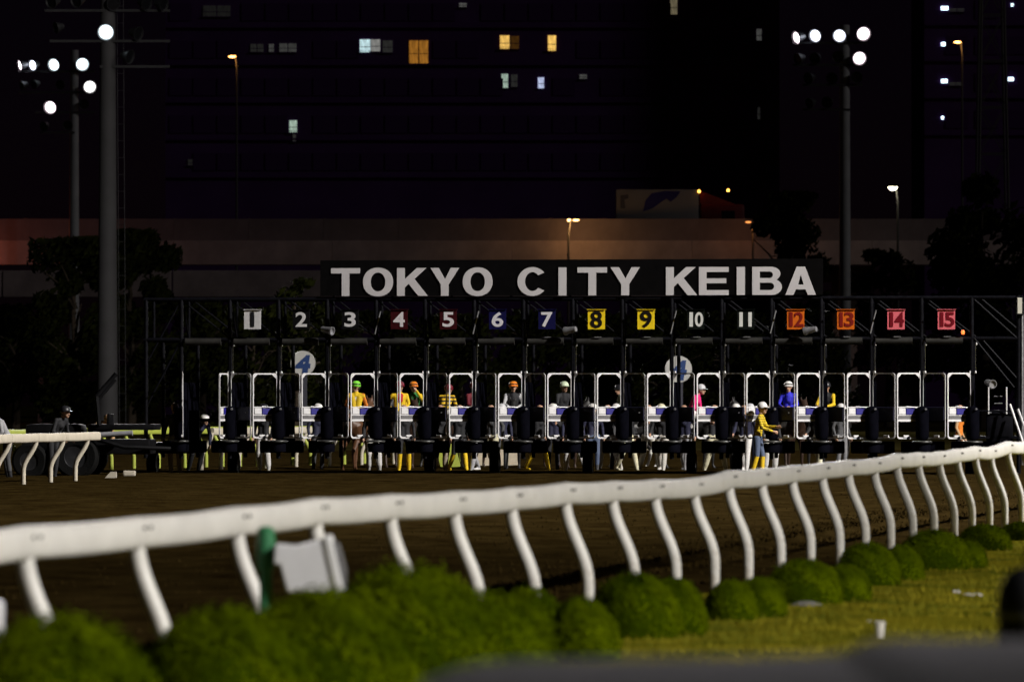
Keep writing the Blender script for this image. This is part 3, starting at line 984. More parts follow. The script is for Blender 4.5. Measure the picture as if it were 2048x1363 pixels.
POSE = {}
def mkpose(nm, **kw):
    C, h = person_caps(**kw)
    POSE[nm] = (body_mesh('person_' + nm, C, 7, 0.016), h, kw.get('head_yaw', 0.0), kw.get('scale', 1.0))
mkpose('stand', scale=1.0)
mkpose('boots', tall=True, J=dict(anL=(.13, .02, .09), knL=(.12, -.03, .5), anR=(-.12, .04, .09)))
mkpose('boots_reach', tall=True, lean=R(9), head_yaw=R(-20), J=dict(anL=(.10, -.08, .09), knL=(.10, -.10, .5), anR=(-.10, .12, .09), knR=(-.10, .0, .5), elL=(.24, -.14, 1.18), wrL=(.14, -.36, 1.22), elR=(-.24, -.10, 1.16), wrR=(-.16, -.33, 1.12)))
mkpose('boots_walk', tall=True, J=dict(knL=(.10, -.16, .52), anL=(.1, -.28, .10), knR=(-.12, .05, .50), anR=(-.16, .26, .15), elL=(.24, .13, 1.15), wrL=(.25, .05, .93)), lean=R(5))
mkpose('loose', loose=1.32, J=dict(knL=(.13, -.06, .5), knR=(-.11, -.02, .5), anL=(.14, 0, .09), anR=(-.12, .05, .09)))
mkpose('walk', loose=1.15, J=dict(knL=(.10, -.16, .52), anL=(.1, -.28, .10), knR=(-.10, .05, .50), anR=(-.11, .30, .15), elL=(.24, .13, 1.15), wrL=(.25, .05, .93), elR=(-.24, -.05, 1.14), wrR=(-.24, -.26, 1.02)), lean=R(6))
mkpose('stride', loose=1.2, J=dict(knL=(.22, -.05, .51), anL=(.34, .02, .09), knR=(-.16, -.05, .51), anR=(-.24, .05, .09), elR=(-.33, -.12, 1.2), wrR=(-.28, -.34, 1.25)), head_yaw=R(40))
mkpose('bend', loose=1.1, lean=R(52), J=dict(knL=(.13, -.16, .50), anL=(.13, .0, .09), knR=(-.12, -.12, .50), anR=(-.13, .06, .09), elL=(.25, -.22, 1.22), wrL=(.2, -.42, 1.15), elR=(-.25, -.22, 1.22), wrR=(-.2, -.42, 1.15)))
mkpose('stoop', lean=R(30), J=dict(elL=(.27, -.1, 1.15), wrL=(.2, -.33, 1.12), elR=(-.27, -.1, 1.15), wrR=(-.2, -.33, 1.12)))
mkpose('reach', J=dict(elL=(.30, -.2, 1.32), wrL=(.22, -.42, 1.42), elR=(-.25, .02, 1.12)), head_yaw=R(-25))
# riders: origin on the ground under the horse
RID = dict(pel=(0, 0, 1.50), che=(0, -.03, 1.83), nek=(0, -.05, 1.99), hea=(0, -.07, 2.115), shL=(.175, -.03, 1.94), shR=(-.175, -.03, 1.94),
           hiL=(.11, 0, 1.48), hiR=(-.11, 0, 1.48), knL=(.31, -.30, 1.33), knR=(-.31, -.30, 1.33), anL=(.33, -.02, 1.0), anR=(-.33, -.02, 1.0))
mkpose('ride', J=dict(RID, elL=(.24, -.13, 1.68), wrL=(.10, -.36, 1.62), elR=(-.24, -.13, 1.68), wrR=(-.10, -.36, 1.62)), fat=.92)
mkpose('ride_hip', J=dict(RID, elL=(.23, -.10, 1.68), wrL=(.10, -.33, 1.60), elR=(-.40, .05, 1.72), wrR=(-.17, -.03, 1.56)), fat=.95, head_yaw=R(12))
mkpose('ride_raise', J=dict(RID, elL=(.30, -.16, 1.78), wrL=(.13, -.17, 2.02), elR=(-.22, -.1, 1.68), wrR=(-.1, -.34, 1.6)), fat=.92, head_yaw=R(50))
mkpose('ride_turn', J=dict(RID, elL=(.25, -.10, 1.67), wrL=(.12, -.32, 1.58), elR=(-.25, -.10, 1.67), wrR=(-.12, -.32, 1.58)), fat=.92, head_yaw=R(95))
mkpose('ride_lean', J=dict(RID, elL=(.26, -.15, 1.66), wrL=(.14, -.38, 1.58), elR=(-.26, -.15, 1.66), wrR=(-.14, -.38, 1.58)), fat=.92, lean=R(22))

# headgear
hm = MB()
hm.lathe([(0.0, 0.132), (0.045, 0.127), (0.085, 0.102), (0.112, 0.060), (0.119, 0.012), (0.114, -0.012)], 18)
hm.add([(-.085, -.085, .012), (-.05, -.17, -.004), (0, -.185, -.004), (.05, -.17, -.004), (.085, -.085, .012), (-.085, -.085, .0), (-.05, -.168, -.014), (0, -.183, -.014), (.05, -.168, -.014), (.085, -.085, .0)],
       [(0, 1, 2, 3, 4), (9, 8, 7, 6, 5), (0, 5, 6, 1), (1, 6, 7, 2), (2, 7, 8, 3), (3, 8, 9, 4)])
HELM = hm.mesh('helmet', M_DOOR, True)
gg = MB()
gg.lathe([(0.118, 0.03), (0.125, 0.045), (0.118, 0.06)], 16, None, 0)
GOG = gg.mesh('goggles', mat('goggle_black', (0.012, 0.012, 0.012), 0.3, var=0.1), True)

SKIN = mat('skin', (0.50, 0.29, 0.19), 0.55, var=0.08)
HAIR = mat('dark_hair', (0.012, 0.01, 0.01), 0.5, var=0.1)
def cm(name, col, rough=0.75, bump=0.25):
    return mat('cloth_' + name, col, rough, var=0.14, scale=18, bump=bump, bscale=45)
CL = {n: cm(n, c_) for n, c_ in dict(white=(.68, .66, .64), offwhite=(.56, .53, .48), grey=(.20, .20, .21), dgrey=(.07, .07, .075), black=(.014, .014, .017), navy=(.015, .016, .045), jeans=(.09, .12, .20),
      yellow=(.80, .53, .01), orange=(.75, .22, .02), red=(.50, .015, .02), dred=(.14, .008, .018), pink=(.85, .02, .22), blue=(.025, .025, .55), green=(.025, .20, .04), lime=(.22, .72, .06), mint=(.50, .58, .42), khaki=(.40, .33, .24), tan=(.52, .32, .16), cream=(.62, .58, .40), silver=(.52, .52, .54), palegrey=(.36, .36, .38)).items()}
def plaid():
    m = mat('cloth_yellow_check', (.80, .58, .015), 0.75, var=0.1)
    nt = m.node_tree
    ch = nt.nodes.new('ShaderNodeTexBrick')
    ch.inputs['Color1'].default_value = (.80, .58, .015, 1); ch.inputs['Color2'].default_value = (.74, .52, .015, 1)
    ch.inputs['Mortar'].default_value = (.16, .11, .004, 1)
    ch.inputs['Scale'].default_value = 9.0; ch.offset = 0.0
    ch.inputs['Mortar Size'].default_value = 0.06
    ch.inputs['Brick Width'].default_value = 0.5; ch.inputs['Row Height'].default_value = 0.5
    tc = nt.nodes.new('ShaderNodeTexCoord'); mp = nt.nodes.new('ShaderNodeMapping')
    mp.inputs['Rotation'].default_value = (R(90), 0, 0)
    nt.links.new(tc.outputs['Object'], mp.inputs['Vector']); nt.links.new(mp.outputs[0], ch.inputs['Vector'])
    nt.links.new(ch.outputs['Color'], nt.nodes['Principled BSDF'].inputs['Base Color'])
    return m
CL['check'] = plaid()
def striped():
    m = mat('cloth_yellow_black_bands', (.80, .50, .012), 0.75, var=0.1)
    nt = m.node_tree
    tc = nt.nodes.new('ShaderNodeTexCoord'); wv = nt.nodes.new('ShaderNodeTexWave')
    wv.bands_direction = 'Z'; wv.inputs['Scale'].default_value = 3.2; wv.inputs['Distortion'].default_value = 0.6
    rp = nt.nodes.new('ShaderNodeValToRGB'); rp.color_ramp.interpolation = 'CONSTANT'
    rp.color_ramp.elements[0].color = (.02, .015, .01, 1); rp.color_ramp.elements[1].position = 0.42; rp.color_ramp.elements[1].color = (.80, .50, .012, 1)
    nt.links.new(tc.outputs['Object'], wv.inputs['Vector']); nt.links.new(wv.outputs[0], rp.inputs[0]); nt.links.new(rp.outputs[0], nt.nodes['Principled BSDF'].inputs['Base Color'])
    return m
CL['bands'] = striped()

def person(label, pose, px, Y, facing, top, trousers, boots, sleeves=None, chest=None, hat=None, gog=False, group=None, scale=1.0, dz=0.0):
    """facing: degrees, 0 looks at the camera, positive turns to the picture's right"""
    me, h, hy, sc = POSE[pose]
    root = thing('person', label, 'person', (WX(px, Y), Y, 0.0 + dz), R(facing), group)
    root.scale = (scale,) * 3
    o = put('body', me, root)
    cols = [SKIN, CL[top], CL[trousers], CL[boots], CL[sleeves or top], HAIR, CL[chest or top]]
    for i, m_ in enumerate(cols):
        o.material_slots[i].link = 'OBJECT'
        o.material_slots[i].material = m_
    if hat:
        k = put('helmet', HELM, root, h + Vector((0, 0.005, 0.028)), (R(-4), 0, hy))
        k.material_slots[0].link = 'OBJECT'
        k.material_slots[0].material = mat('helmet_' + hat, tuple(CL[hat].node_tree.nodes['Color Ramp'].color_ramp.elements[1].color[:3]), 0.38, var=0.08)
        if gog:
            put('goggles', GOG, k)
    return root

# horse
def horse_caps(headdown=0.0, step=0.0):
    C = []
    def cp(a, ra, b_, rb, s=0): C.append((a, ra, b_, rb, s))
    cp((0, -.48, 1.16), .29, (0, .05, 1.12), .31); cp((0, .05, 1.12), .31, (0, .52, 1.22), .29)
    cp((0, -.55, 1.30), .20, (0, -.2, 1.38), .14); cp((0, .1, 1.30), .18, (0, .62, 1.33), .20)
    cp((0, -.62, 1.22), .23, (0, -.95, 1.55 - headdown * .4), .16); cp((0, -.95, 1.55 - headdown * .4), .16, (0, -1.22, 1.80 - headdown), .11)
    hx, hz = -1.22, 1.80 - headdown
    cp((0, hx, hz), .115, (0, hx - .16, hz - .14), .10); cp((0, hx - .16, hz - .14), .10, (0, hx - .42, hz - .40), .066); cp((0, hx - .42, hz - .40), .066, (0, hx - .46, hz - .43), .06, 2)
    for x in (-.065, .065):
        cp((x, hx + .03, hz + .07), .04, (x * 1.2, hx + .03, hz + .20), .015)
    for i in range(5):
        t = i / 4
        cp((0, -.60 - t * .60, 1.48 + t * (.42 - headdown)), .035, (.05, -.58 - t * .6, 1.36 + t * (.42 - headdown)), .03, 1)
    for s_ in (-1, 1):
        o = step * s_
        cp((.15 * s_, -.50, 1.05), .15, (.16 * s_, -.50 - o * .2, .80), .10)
        cp((.16 * s_, -.50 - o * .2, .80), .095, (.16 * s_, -.52 - o * .5, .47), .055)
        cp((.16 * s_, -.52 - o * .5, .47), .058, (.16 * s_, -.50 - o * .6, .16), .036, 3)
        cp((.16 * s_, -.50 - o * .6, .16), .042, (.16 * s_, -.55 - o * .7, .07), .045, 3)
        cp((.16 * s_, -.55 - o * .7, .055), .055, (.16 * s_, -.575 - o * .7, .04), .058, 2)
        cp((.14 * s_, .52, 1.16), .23, (.17 * s_, .40 + o * .1, .86), .15)
        cp((.17 * s_, .40 + o * .1, .86), .13, (.16 * s_, .74 + o * .3, .54), .06)
        cp((.16 * s_, .74 + o * .3, .54), .062, (.16 * s_, .68 + o * .5, .17), .04, 3)
        cp((.16 * s_, .68 + o * .5, .17), .043, (.16 * s_, .62 + o * .5, .07), .046, 3)
        cp((.16 * s_, .62 + o * .5, .055), .056, (.16 * s_, .59 + o * .5, .04), .058, 2)
    cp((0, .80, 1.30), .06, (0, .95, 1.05), .055, 1); cp((0, .95, 1.05), .055, (0, .97, .60), .03, 1)
    return C
HORSE = [body_mesh('horse_body', horse_caps(0.05, 0.12), 4, 0.024), body_mesh('horse_body', horse_caps(0.35, -0.2), 4, 0.024), body_mesh('horse_body', horse_caps(0.0, 0.0), 4, 0.024)]
sdl = MB()
sdl.lathe([(0.0, 0.05), (0.12, 0.05), (0.20, 0.02), (0.25, -0.08), (0.27, -0.2), (0.24, -0.2)], 16, Matrix.Translation((0, 0.05, 1.42)) @ Matrix.Diagonal((1.05, 1.0, 1, 1)))
SADDLE = sdl.mesh('saddle', M_RUBBER, True)
brd = MB()
for a, b_ in (((.10, -1.20, 1.86), (.105, -1.42, 1.60)), ((-.10, -1.20, 1.86), (-.105, -1.42, 1.60)), ((.105, -1.42, 1.60), (-.105, -1.42, 1.60)), ((.11, -1.24, 1.84), (-.11, -1.24, 1.84)), ((.1, -1.45, 1.53), (.14, -.42, 1.52)), ((-.1, -1.45, 1.53), (-.14, -.42, 1.52))):
    brd.bar(a, b_, 0.02, 0.02)
BRIDLE = brd.mesh('bridle', mat('white_tack', (.55, .53, .5), .6), False)
COATS = {'bay': ((.10, .042, .018), (.012, .01, .009)), 'dark bay': ((.035, .018, .011), (.01, .008, .007)), 'chestnut': ((.16, .06, .022), (.10, .04, .016)), 'black': ((.012, .011, .011), (.009, .008, .008))}
def horse(label, var, coat, px, Y, facing, socks='same'):
    root = thing('horse', label, 'horse', (WX(px, Y), Y, 0.0), R(facing), 'horses waiting behind the starting gate')
    root.scale = (.95,) * 3
    o = put('body', HORSE[var], root)
    c0, c1 = COATS[coat]
    m0 = mat('coat_' + coat.replace(' ', '_'), c0, .5, var=.2, scale=3); m1 = mat('mane_' + coat.replace(' ', '_'), c1, .6, var=.2)
    mw = mat('white_bandage', (.6, .58, .54), .8, var=.1)
    for i, m_ in enumerate((m0, m1, M_RUBBER, m0 if socks == 'same' else mw)):
        o.material_slots[i].link = 'OBJECT'; o.material_slots[i].material = m_
    put('saddle', SADDLE, root)
    if var == 2:
        put('bridle', BRIDLE, root, (0, 0, -0.05))
    return root

# riders and their mounts, seen through the stall doors
RIDERS = [
 # px, Y, facing, pose, top, sleeves, chest, hat, label, coat, hvar, hfacing
 (712, 108.6, 178, 'ride_turn', 'yellow', 'orange', 'white', 'lime', 'rider in lime green helmet and yellow silks with orange sleeves, back turned, in stall 3', 'bay', 2, 165),
 (799, 109.4, 8, 'ride_hip', 'yellow', 'yellow', 'red', 'dred', 'rider in dark red helmet and yellow silks with hand on hip in stall 4', 'dark bay', 0, 20),
 (829, 111.0, -20, 'ride_raise', 'green', 'yellow', 'green', 'orange', 'rider in orange helmet and green vest raising a yellow sleeve to the head', 'black', 0, -30),
 (889, 110.2, 160, 'ride_lean', 'bands', 'bands', 'bands', 'dred', 'rider in yellow and black banded silks leaning forward behind stall 5', 'dark bay', 1, 150),
 (945, 111.6, 40, 'ride', 'dred', 'dred', 'dred', 'dred', 'rider in dark maroon silks half hidden at the edge of stall 5', 'dark bay', 0, 60),
 (1026, 109.2, 5, 'ride', 'black', 'silver', 'black', 'orange', 'rider in orange helmet and black jacket with silver sleeves in stall 6', 'black', 0, 0),
 (1126, 110.0, 30, 'ride', 'black', 'black', 'black', 'mint', 'rider in pale mint helmet and black silks in stall 7', 'dark bay', 1, 25),
 (1258, 111.6, -60, 'ride_lean', 'mint', 'mint', 'black', 'black', 'rider in pale mint silks behind the pad between stalls 8 and 9', 'black', 0, -70),
 (1380, 109.6, 70, 'ride_lean', 'pink', 'pink', 'pink', 'silver', 'rider in bright pink silks leaning forward behind stall 10', 'black', 0, 70),
 (1578, 109.2, -15, 'ride', 'blue', 'blue', 'blue', 'white', 'rider in royal blue silks and white helmet with goggles behind stall 12', 'dark bay', 0, 15),
 (1655, 110.6, -30, 'ride', 'black', 'yellow', 'black', 'black', 'rider in black vest with yellow sleeves behind stall 13', 'black', 1, -40),
]
hg = ['bay horse with its tail to the camera under the rider in lime green helmet', 'dark bay horse carrying the rider with hand on hip', 'black horse carrying the rider in green vest', 'dark bay horse with lowered head under the rider in banded silks',
      'dark bay horse under the rider in maroon silks', 'black horse facing the camera behind stall 6', 'dark bay horse with lowered head behind stall 7', 'black horse turned aside between stalls 8 and 9', 'black horse turned sideways under the rider in pink', 'dark bay horse under the rider in royal blue', 'black horse with lowered head behind stall 13']
for i, (px, Y, fc, pose, top, slv, chs, hat, lab, coat, hv, hf) in enumerate(RIDERS):
    Y += 2.6 if i else 1.0
    horse(hg[i], hv, coat, px, Y, hf, 'white' if i in (3, 7) else 'same')
    person(lab, pose, px, Y, fc, top, 'white', 'black', slv, chs, hat, gog=(hat in ('lime', 'white', 'orange')), group='riders behind the gate', scale=.985)

# handlers on foot
HND = [
 (527, 107.6, -20, 'loose', 'black', 'white', 'cream', None, 'black', 'handler in black jacket and white trousers seen under stall 1'),
 (636, 108.4, 20, 'stand', 'navy', 'dgrey', 'black', 'navy', 'white', 'handler in white cap and charcoal trousers behind stall 2'),
 (748, 107.2, -10, 'loose', 'black', 'white', 'white', None, None, 'handler in baggy white trousers under the pad between stalls 3 and 4'),
 (808, 107.3, 10, 'boots', 'black', 'black', 'yellow', None, None, 'handler in black with bright yellow boots under stall 4'),
 (950, 107.4, -35, 'walk', 'black', 'palegrey', 'white', None, None, 'handler striding in pale grey trousers between stalls 5 and 6'),
 (1003, 108.8, 15, 'stand', 'navy', 'dgrey', 'dgrey', None, 'silver', 'handler in grey cap and dark clothes at the edge of stall 6'),
 (1076, 107.9, 40, 'boots_walk', 'black', 'black', 'yellow', None, None, 'handler in black walking in yellow boots between stalls 6 and 7'),
 (1106, 108.6, 0, 'stand', 'navy', 'black', 'black', None, 'white', 'handler in bright white cap and navy jacket in stall 7'),
 (1146, 107.2, -30, 'stride', 'black', 'white', 'white', None, None, 'handler with wide-set white trousers under the pad after stall 7'),
 (1186, 107.6, 15, 'stand', 'navy', 'jeans', 'dgrey', None, 'white', 'handler in faded blue jeans and white cap before stall 8'),
 (1216, 107.9, -20, 'stride', 'black', 'offwhite', 'white', None, None, 'handler with legs apart in off-white trousers under stall 8'),
 (1232, 108.9, 30, 'reach', 'dgrey', 'black', 'black', None, 'white', 'handler in white cap reaching up behind stall 8'),
 (1254, 107.5, 35, 'walk', 'black', 'cream', 'cream', None, None, 'handler in cream trousers walking between stalls 8 and 9'),
 (1324, 107.5, -15, 'walk', 'black', 'offwhite', 'offwhite', None, 'cream', 'handler in cream cap and off-white trousers at stall 9'),
 (1428, 107.7, 25, 'stride', 'black', 'cream', 'white', None, None, 'handler crouching wide in cream trousers under stall 10'),
 (1472, 108.4, -20, 'stand', 'black', 'dgrey', 'black', None, 'white', 'handler in black with white cap before stall 11'),
 (1500, 109.2, 10, 'stand', 'navy', 'navy', 'black', None, 'silver', 'handler in silver cap and navy overalls at the left of stall 11'),
 (1515, 102.1, 78, 'boots_reach', 'check', 'jeans', 'yellow', 'check', 'white', 'handler in yellow checked shirt, jeans and yellow boots at stall 11'),
 (1682, 107.2, 40, 'stand', 'dgrey', 'grey', 'dgrey', None, 'white', 'handler in grey trousers and white cap before stall 13'),
 (350, 104.6, -20, 'stand', 'black', 'khaki', 'khaki', None, None, 'handler in black jacket and khaki trousers by the open empty stall'),
 (388, 106.9, 35, 'bend', 'navy', 'black', 'black', None, 'white', 'handler in navy jacket and white cap bending inside the empty stall'),
 (106, 99.5, 60, 'stoop', 'black', 'black', 'black', None, 'black', 'worker in black jacket with white collar behind the ivory rail'),
 (16, 98.0, -70, 'stoop', 'palegrey', 'dgrey', 'black', None, None, 'worker in light grey jacket stooping behind the ivory rail at the frame edge'),
 (190, 104.5, 40, 'bend', 'tan', 'black', 'black', None, None, 'worker in tan jacket bent over the tractor'),
 (918, 107.3, 20, 'boots_walk', 'black', 'black', 'yellow', None, None, 'handler in black with yellow boots left of the one striding in pale grey'),
 (985, 108.6, -25, 'walk', 'dgrey', 'cream', 'cream', None, None, 'handler in dark jacket and cream trousers walking left of stall 6'),
 (1296, 108.0, 30, 'stride', 'black', 'offwhite', 'cream', None, None, 'handler in off-white trousers under the pad left of stall 9'),
 (1490, 107.4, -15, 'walk', 'navy', 'white', 'white', None, None, 'handler in white trousers walking behind the one in yellow checks'),
 (1540, 107.6, 30, 'loose', 'black', 'white', 'white', None, None, 'handler in baggy white trousers right of the one in yellow checks'),
 (1640, 107.5, -30, 'walk', 'black', 'cream', 'cream', None, None, 'handler in cream trousers under the pad between stalls 12 and 13'),
 (880, 107.8, 25, 'loose', 'black', 'khaki', 'dgrey', None, None, 'handler in khaki trousers under the left side of stall 5'),
 (1370, 107.8, -20, 'walk', 'navy', 'palegrey', 'dgrey', None, None, 'handler in navy and pale grey trousers below the rider in pink'),
 (1918, 107.6, 75, 'stand', 'orange', 'black', 'black', 'tan', None, 'handler in orange jacket seen side-on behind stall 15'),
]
for (px, Y, fc, pose, top, tr, bt, slv, hat, lab) in HND:
    if Y > 106.5: Y += 1.1
    person(lab, pose, px, Y, fc, top, tr, bt, slv, None, hat, group='handlers on foot round the gate', scale=.97 if Y > 105 else 1.0)

# ------------------------------------------------------------------ tow tractor on the left
TY = 101.5
tr = thing('tow_tractor', 'black tow tractor with large tyres behind the ivory rail', 'tractor', (WX(170, TY), TY, 0), R(-4))
M_TRB = mat('tractor_black', (0.004, 0.004, 0.005), 0.6, var=0.3, scale=4, spec=0.15)
q = part('chassis', M_TRB, tr, True); q.box((0.1, 0, 0.72), (2.9, 1.0, 0.34), bev=0.05); q.done()
q = part('bonnet', M_TRB, tr, True); q.box((-0.65, 0, 1.05), (1.3, 0.8, 0.36), bev=0.12); q.done()
q = part('deck', M_TRB, tr, True); q.box((0.9, 0, 1.16), (1.5, 1.1, 0.13), bev=0.03); q.done()
q = part('seat', M_TRB, tr, True); q.box((0.35, 0, 1.1), (0.5, 0.5, 0.12), bev=0.05); q.box((0.58, 0, 1.28), (0.1, 0.5, 0.36), bev=0.04); q.done()
wl_ = MB(); wl_.lathe([(0.26, -0.15), (0.44, -0.17), (0.50, -0.12), (0.51, 0), (0.50, 0.12), (0.44, 0.17), (0.26, 0.15)], 30, Matrix.Rotation(R(90), 4, 'X'))
wlm = wl_.mesh('tyre', M_RUBBER, True)
wr2 = MB(); wr2.lathe([(0.0, -0.06), (0.12, -0.08), (0.2, -0.06), (0.255, -0.13), (0.27, -0.15), (0.27, 0.15), (0.255, 0.13), (0, 0.1)], 24, Matrix.Rotation(R(90), 4, 'X'))
wr2m = wr2.mesh('rim', mat('tractor_rim', (0.03, 0.03, 0.033), 0.4, metal=0.3, var=0.2), True)
for x, y_, s_ in ((-0.08, -0.62, 1.0), (-1.15, -0.55, 0.8), (-0.08, 0.62, 1.0), (-1.15, 0.55, 0.8)):
    w_ = put('tyre', wlm, tr, (x, y_, 0.505 * s_), (0, 0, 0), (s_, s_, s_))
    put('rim', wr2m, w_)
q = part('grey_pipe', mat('pipe_grey', (0.30, 0.30, 0.32), 0.5, var=0.1), tr, True); q.tube([(0.36, -0.75, 0.98), (1.2, -0.75, 1.03)], 0.062, 12); q.done()
for k_, (a, b_) in enumerate((((0.36, -0.6, 1.85), (0.80, -0.55, 2.36)), ((0.30, -0.5, 1.70), (0.76, -0.45, 2.24)), ((0.42, -0.6, 1.2), (0.36, -0.6, 1.86)))):
    q = part('boom_arm', M_TRB, tr, True); q.tube([a, b_], 0.05, 8); q.done()
q = part('hitch_bar', M_TRB, tr, True); q.tube([(0.3, -0.75, 0.92), (1.0, -0.8, 0.72), (2.0, -0.4, 0.68)], 0.05, 8); q.done()
for px, w_, h_, y_, lab in ((222, 0.24, 0.13, 96.5, 'small ivory wedge block on the dirt beside the rail end'), (259, 0.27, 0.12, 98.8, 'small rounded ivory block on the dirt under the tractor hitch')):
    q = MB()
    if px == 222:
        q.prism([(-w_ / 2, 0), (w_ / 2, 0), (w_ / 2, h_), (0, h_)], -0.08, 0.08)
    else:
        q.box((0, 0, h_ / 2), (w_, 0.16, h_), bev=0.03)
    o = q.build('rail_block', M_IVORY, None, False, (WX(px, y_), y_, 0.10))
    tag(o, lab, 'block')

# cream boards lying behind the gate
for i, (px, Y, w_, h_, lab) in enumerate(((1016, 117.0, 0.62, 0.46, 'cream upright panel leaning behind stall 6'), (968, 116.0, 0.5, 0.42, 'cream tilted panel behind the pad before stall 6'), (1238, 150.5, 2.3, 0.22, 'long low cream board at the far track edge behind stall 8'), (902, 114.0, 0.5, 0.62, 'yellow-green rail end piece behind stall 5'))):
    q = MB()
    q.box((0, 0, h_ / 2), (w_, 0.05, h_), bev=0.01)
    q.box((0, 0.05, h_ * 0.4), (w_ * 0.12, 0.06, h_ * 0.8))
    o = q.build('panel_board', M_GREEN if i == 3 else M_CREAM, None, False, (WX(px, Y), Y, 0.03 if Y < 150 else 0.1))
    o.rotation_euler = (R(-8), R((0, 18, 0, -14)[i]), 0)
    tag(o, lab, 'board')

# furlong markers
M_DISC = mat('marker_white', (0.62, 0.61, 0.585), 0.55, var=0.06)
M_DIG = mat('marker_blue', (0.012, 0.05, 0.20), 0.55, var=0.08)
M_POSTG = mat('marker_post', (0.05, 0.05, 0.07), 0.6, var=0.1)
for px, py, r_px, Y, lab, yaw in ((606, 726, 24.5, 165, 'round white distance marker with blue number 4 behind stall 2', 0), (1357, 738, 26.5, 152, 'round white distance marker with number 4, half hidden by gate posts near stall 10', 0)):
    s_ = Y / F
    root = thing('distance_marker', lab, 'marker', (WX(px, Y), Y, 0), R(yaw), 'distance markers')
    zc = WH(py, Y); r_ = r_px * s_
    q = MB(); q.lathe([(0, -0.03), (r_, -0.03), (r_ + 0.01, 0), (r_, 0.03), (0, 0.03)], 40, Matrix.Translation((0, 0, zc)) @ Matrix.Rotation(R(90), 4, 'X'))
    d_ = q.build('disc', M_DISC, root, True)
    put('numeral', text_mesh('4', r_ * 1.28, r_ * 1.5, 0.02, M_DIG, 0.06, 0.12), d_, (0, -0.04, zc - r_ * 0.08))
    q = MB(); q.bar((0.02, 0.06, -0.05), (0.02, 0.06, zc), 0.26, 0.05, up=(0, 1, 0)); q.build('post', M_POSTG, root)
    q = MB(); q.box((-0.10, 0.02, WH(800, Y)), (0.13, 0.03, 0.55)); q.build('post_label', M_DISC, root)

# ------------------------------------------------------------------ floodlight masts
M_FLOOD = mat('floodlight_lens', (0.8, 0.8, 0.8), 0.3, emit=(1.0, 0.97, 0.96), estr=14.0, var=0)
hs = MB()
hs.lathe([(0.0, -0.42), (0.16, -0.42), (0.2, -0.30), (0.28, -0.12), (0.345, 0.06), (0.355, 0.10), (0.335, 0.10), (0.27, -0.06)], 22, Matrix.Rotation(R(-90), 4, 'X') @ Matrix.Identity(4))
# the lamp opens towards local +y after the turn; flip to -y
hs.v = [(x, -y_, z) for x, y_, z in hs.v]
HS = hs.mesh('lamp_housing', M_HOUSE, True)
ln = MB(); ln.lathe([(0, 0.0), (0.31, 0.0)], 22, Matrix.Translation((0, -0.03, 0)) @ Matrix.Rotation(R(90), 4, 'X'))
def flood_mat(name, col):
    m = bpy.data.materials.new(name); m.use_nodes = True
    nt = m.node_tree; b = nt.nodes['Principled BSDF']
    b.inputs['Base Color'].default_value = (.5, .5, .5, 1); b.inputs['Roughness'].default_value = .3
    tc = nt.nodes.new('ShaderNodeTexCoord'); vl = nt.nodes.new('ShaderNodeVectorMath'); vl.operation = 'LENGTH'
    nt.links.new(tc.outputs['Object'], vl.inputs[0])
    rp = nt.nodes.new('ShaderNodeMapRange'); rp.interpolation_type = 'SMOOTHSTEP'
    rp.inputs[1].default_value = 0.31; rp.inputs[2].default_value = 0.08; rp.inputs[3].default_value = 0.9; rp.inputs[4].default_value = 24.0
    nt.links.new(vl.outputs['Value'], rp.inputs[0]); nt.links.new(rp.outputs[0], b.inputs['Emission Strength'])
    b.inputs['Emission Color'].default_value = (*col, 1)
    return m
LENSES = [ln.mesh('lens', flood_mat('floodlight_lens_' + n_, c_), True) for n_, c_ in (('neutral', (1, .97, .97)), ('cool', (.78, .93, 1.0)), ('pink', (1.0, .82, .90)), ('blue', (.80, .85, 1.0)))]
LN_ON = LENSES[0]
LN_OFF = ln.mesh('lens', M_REFL, True)
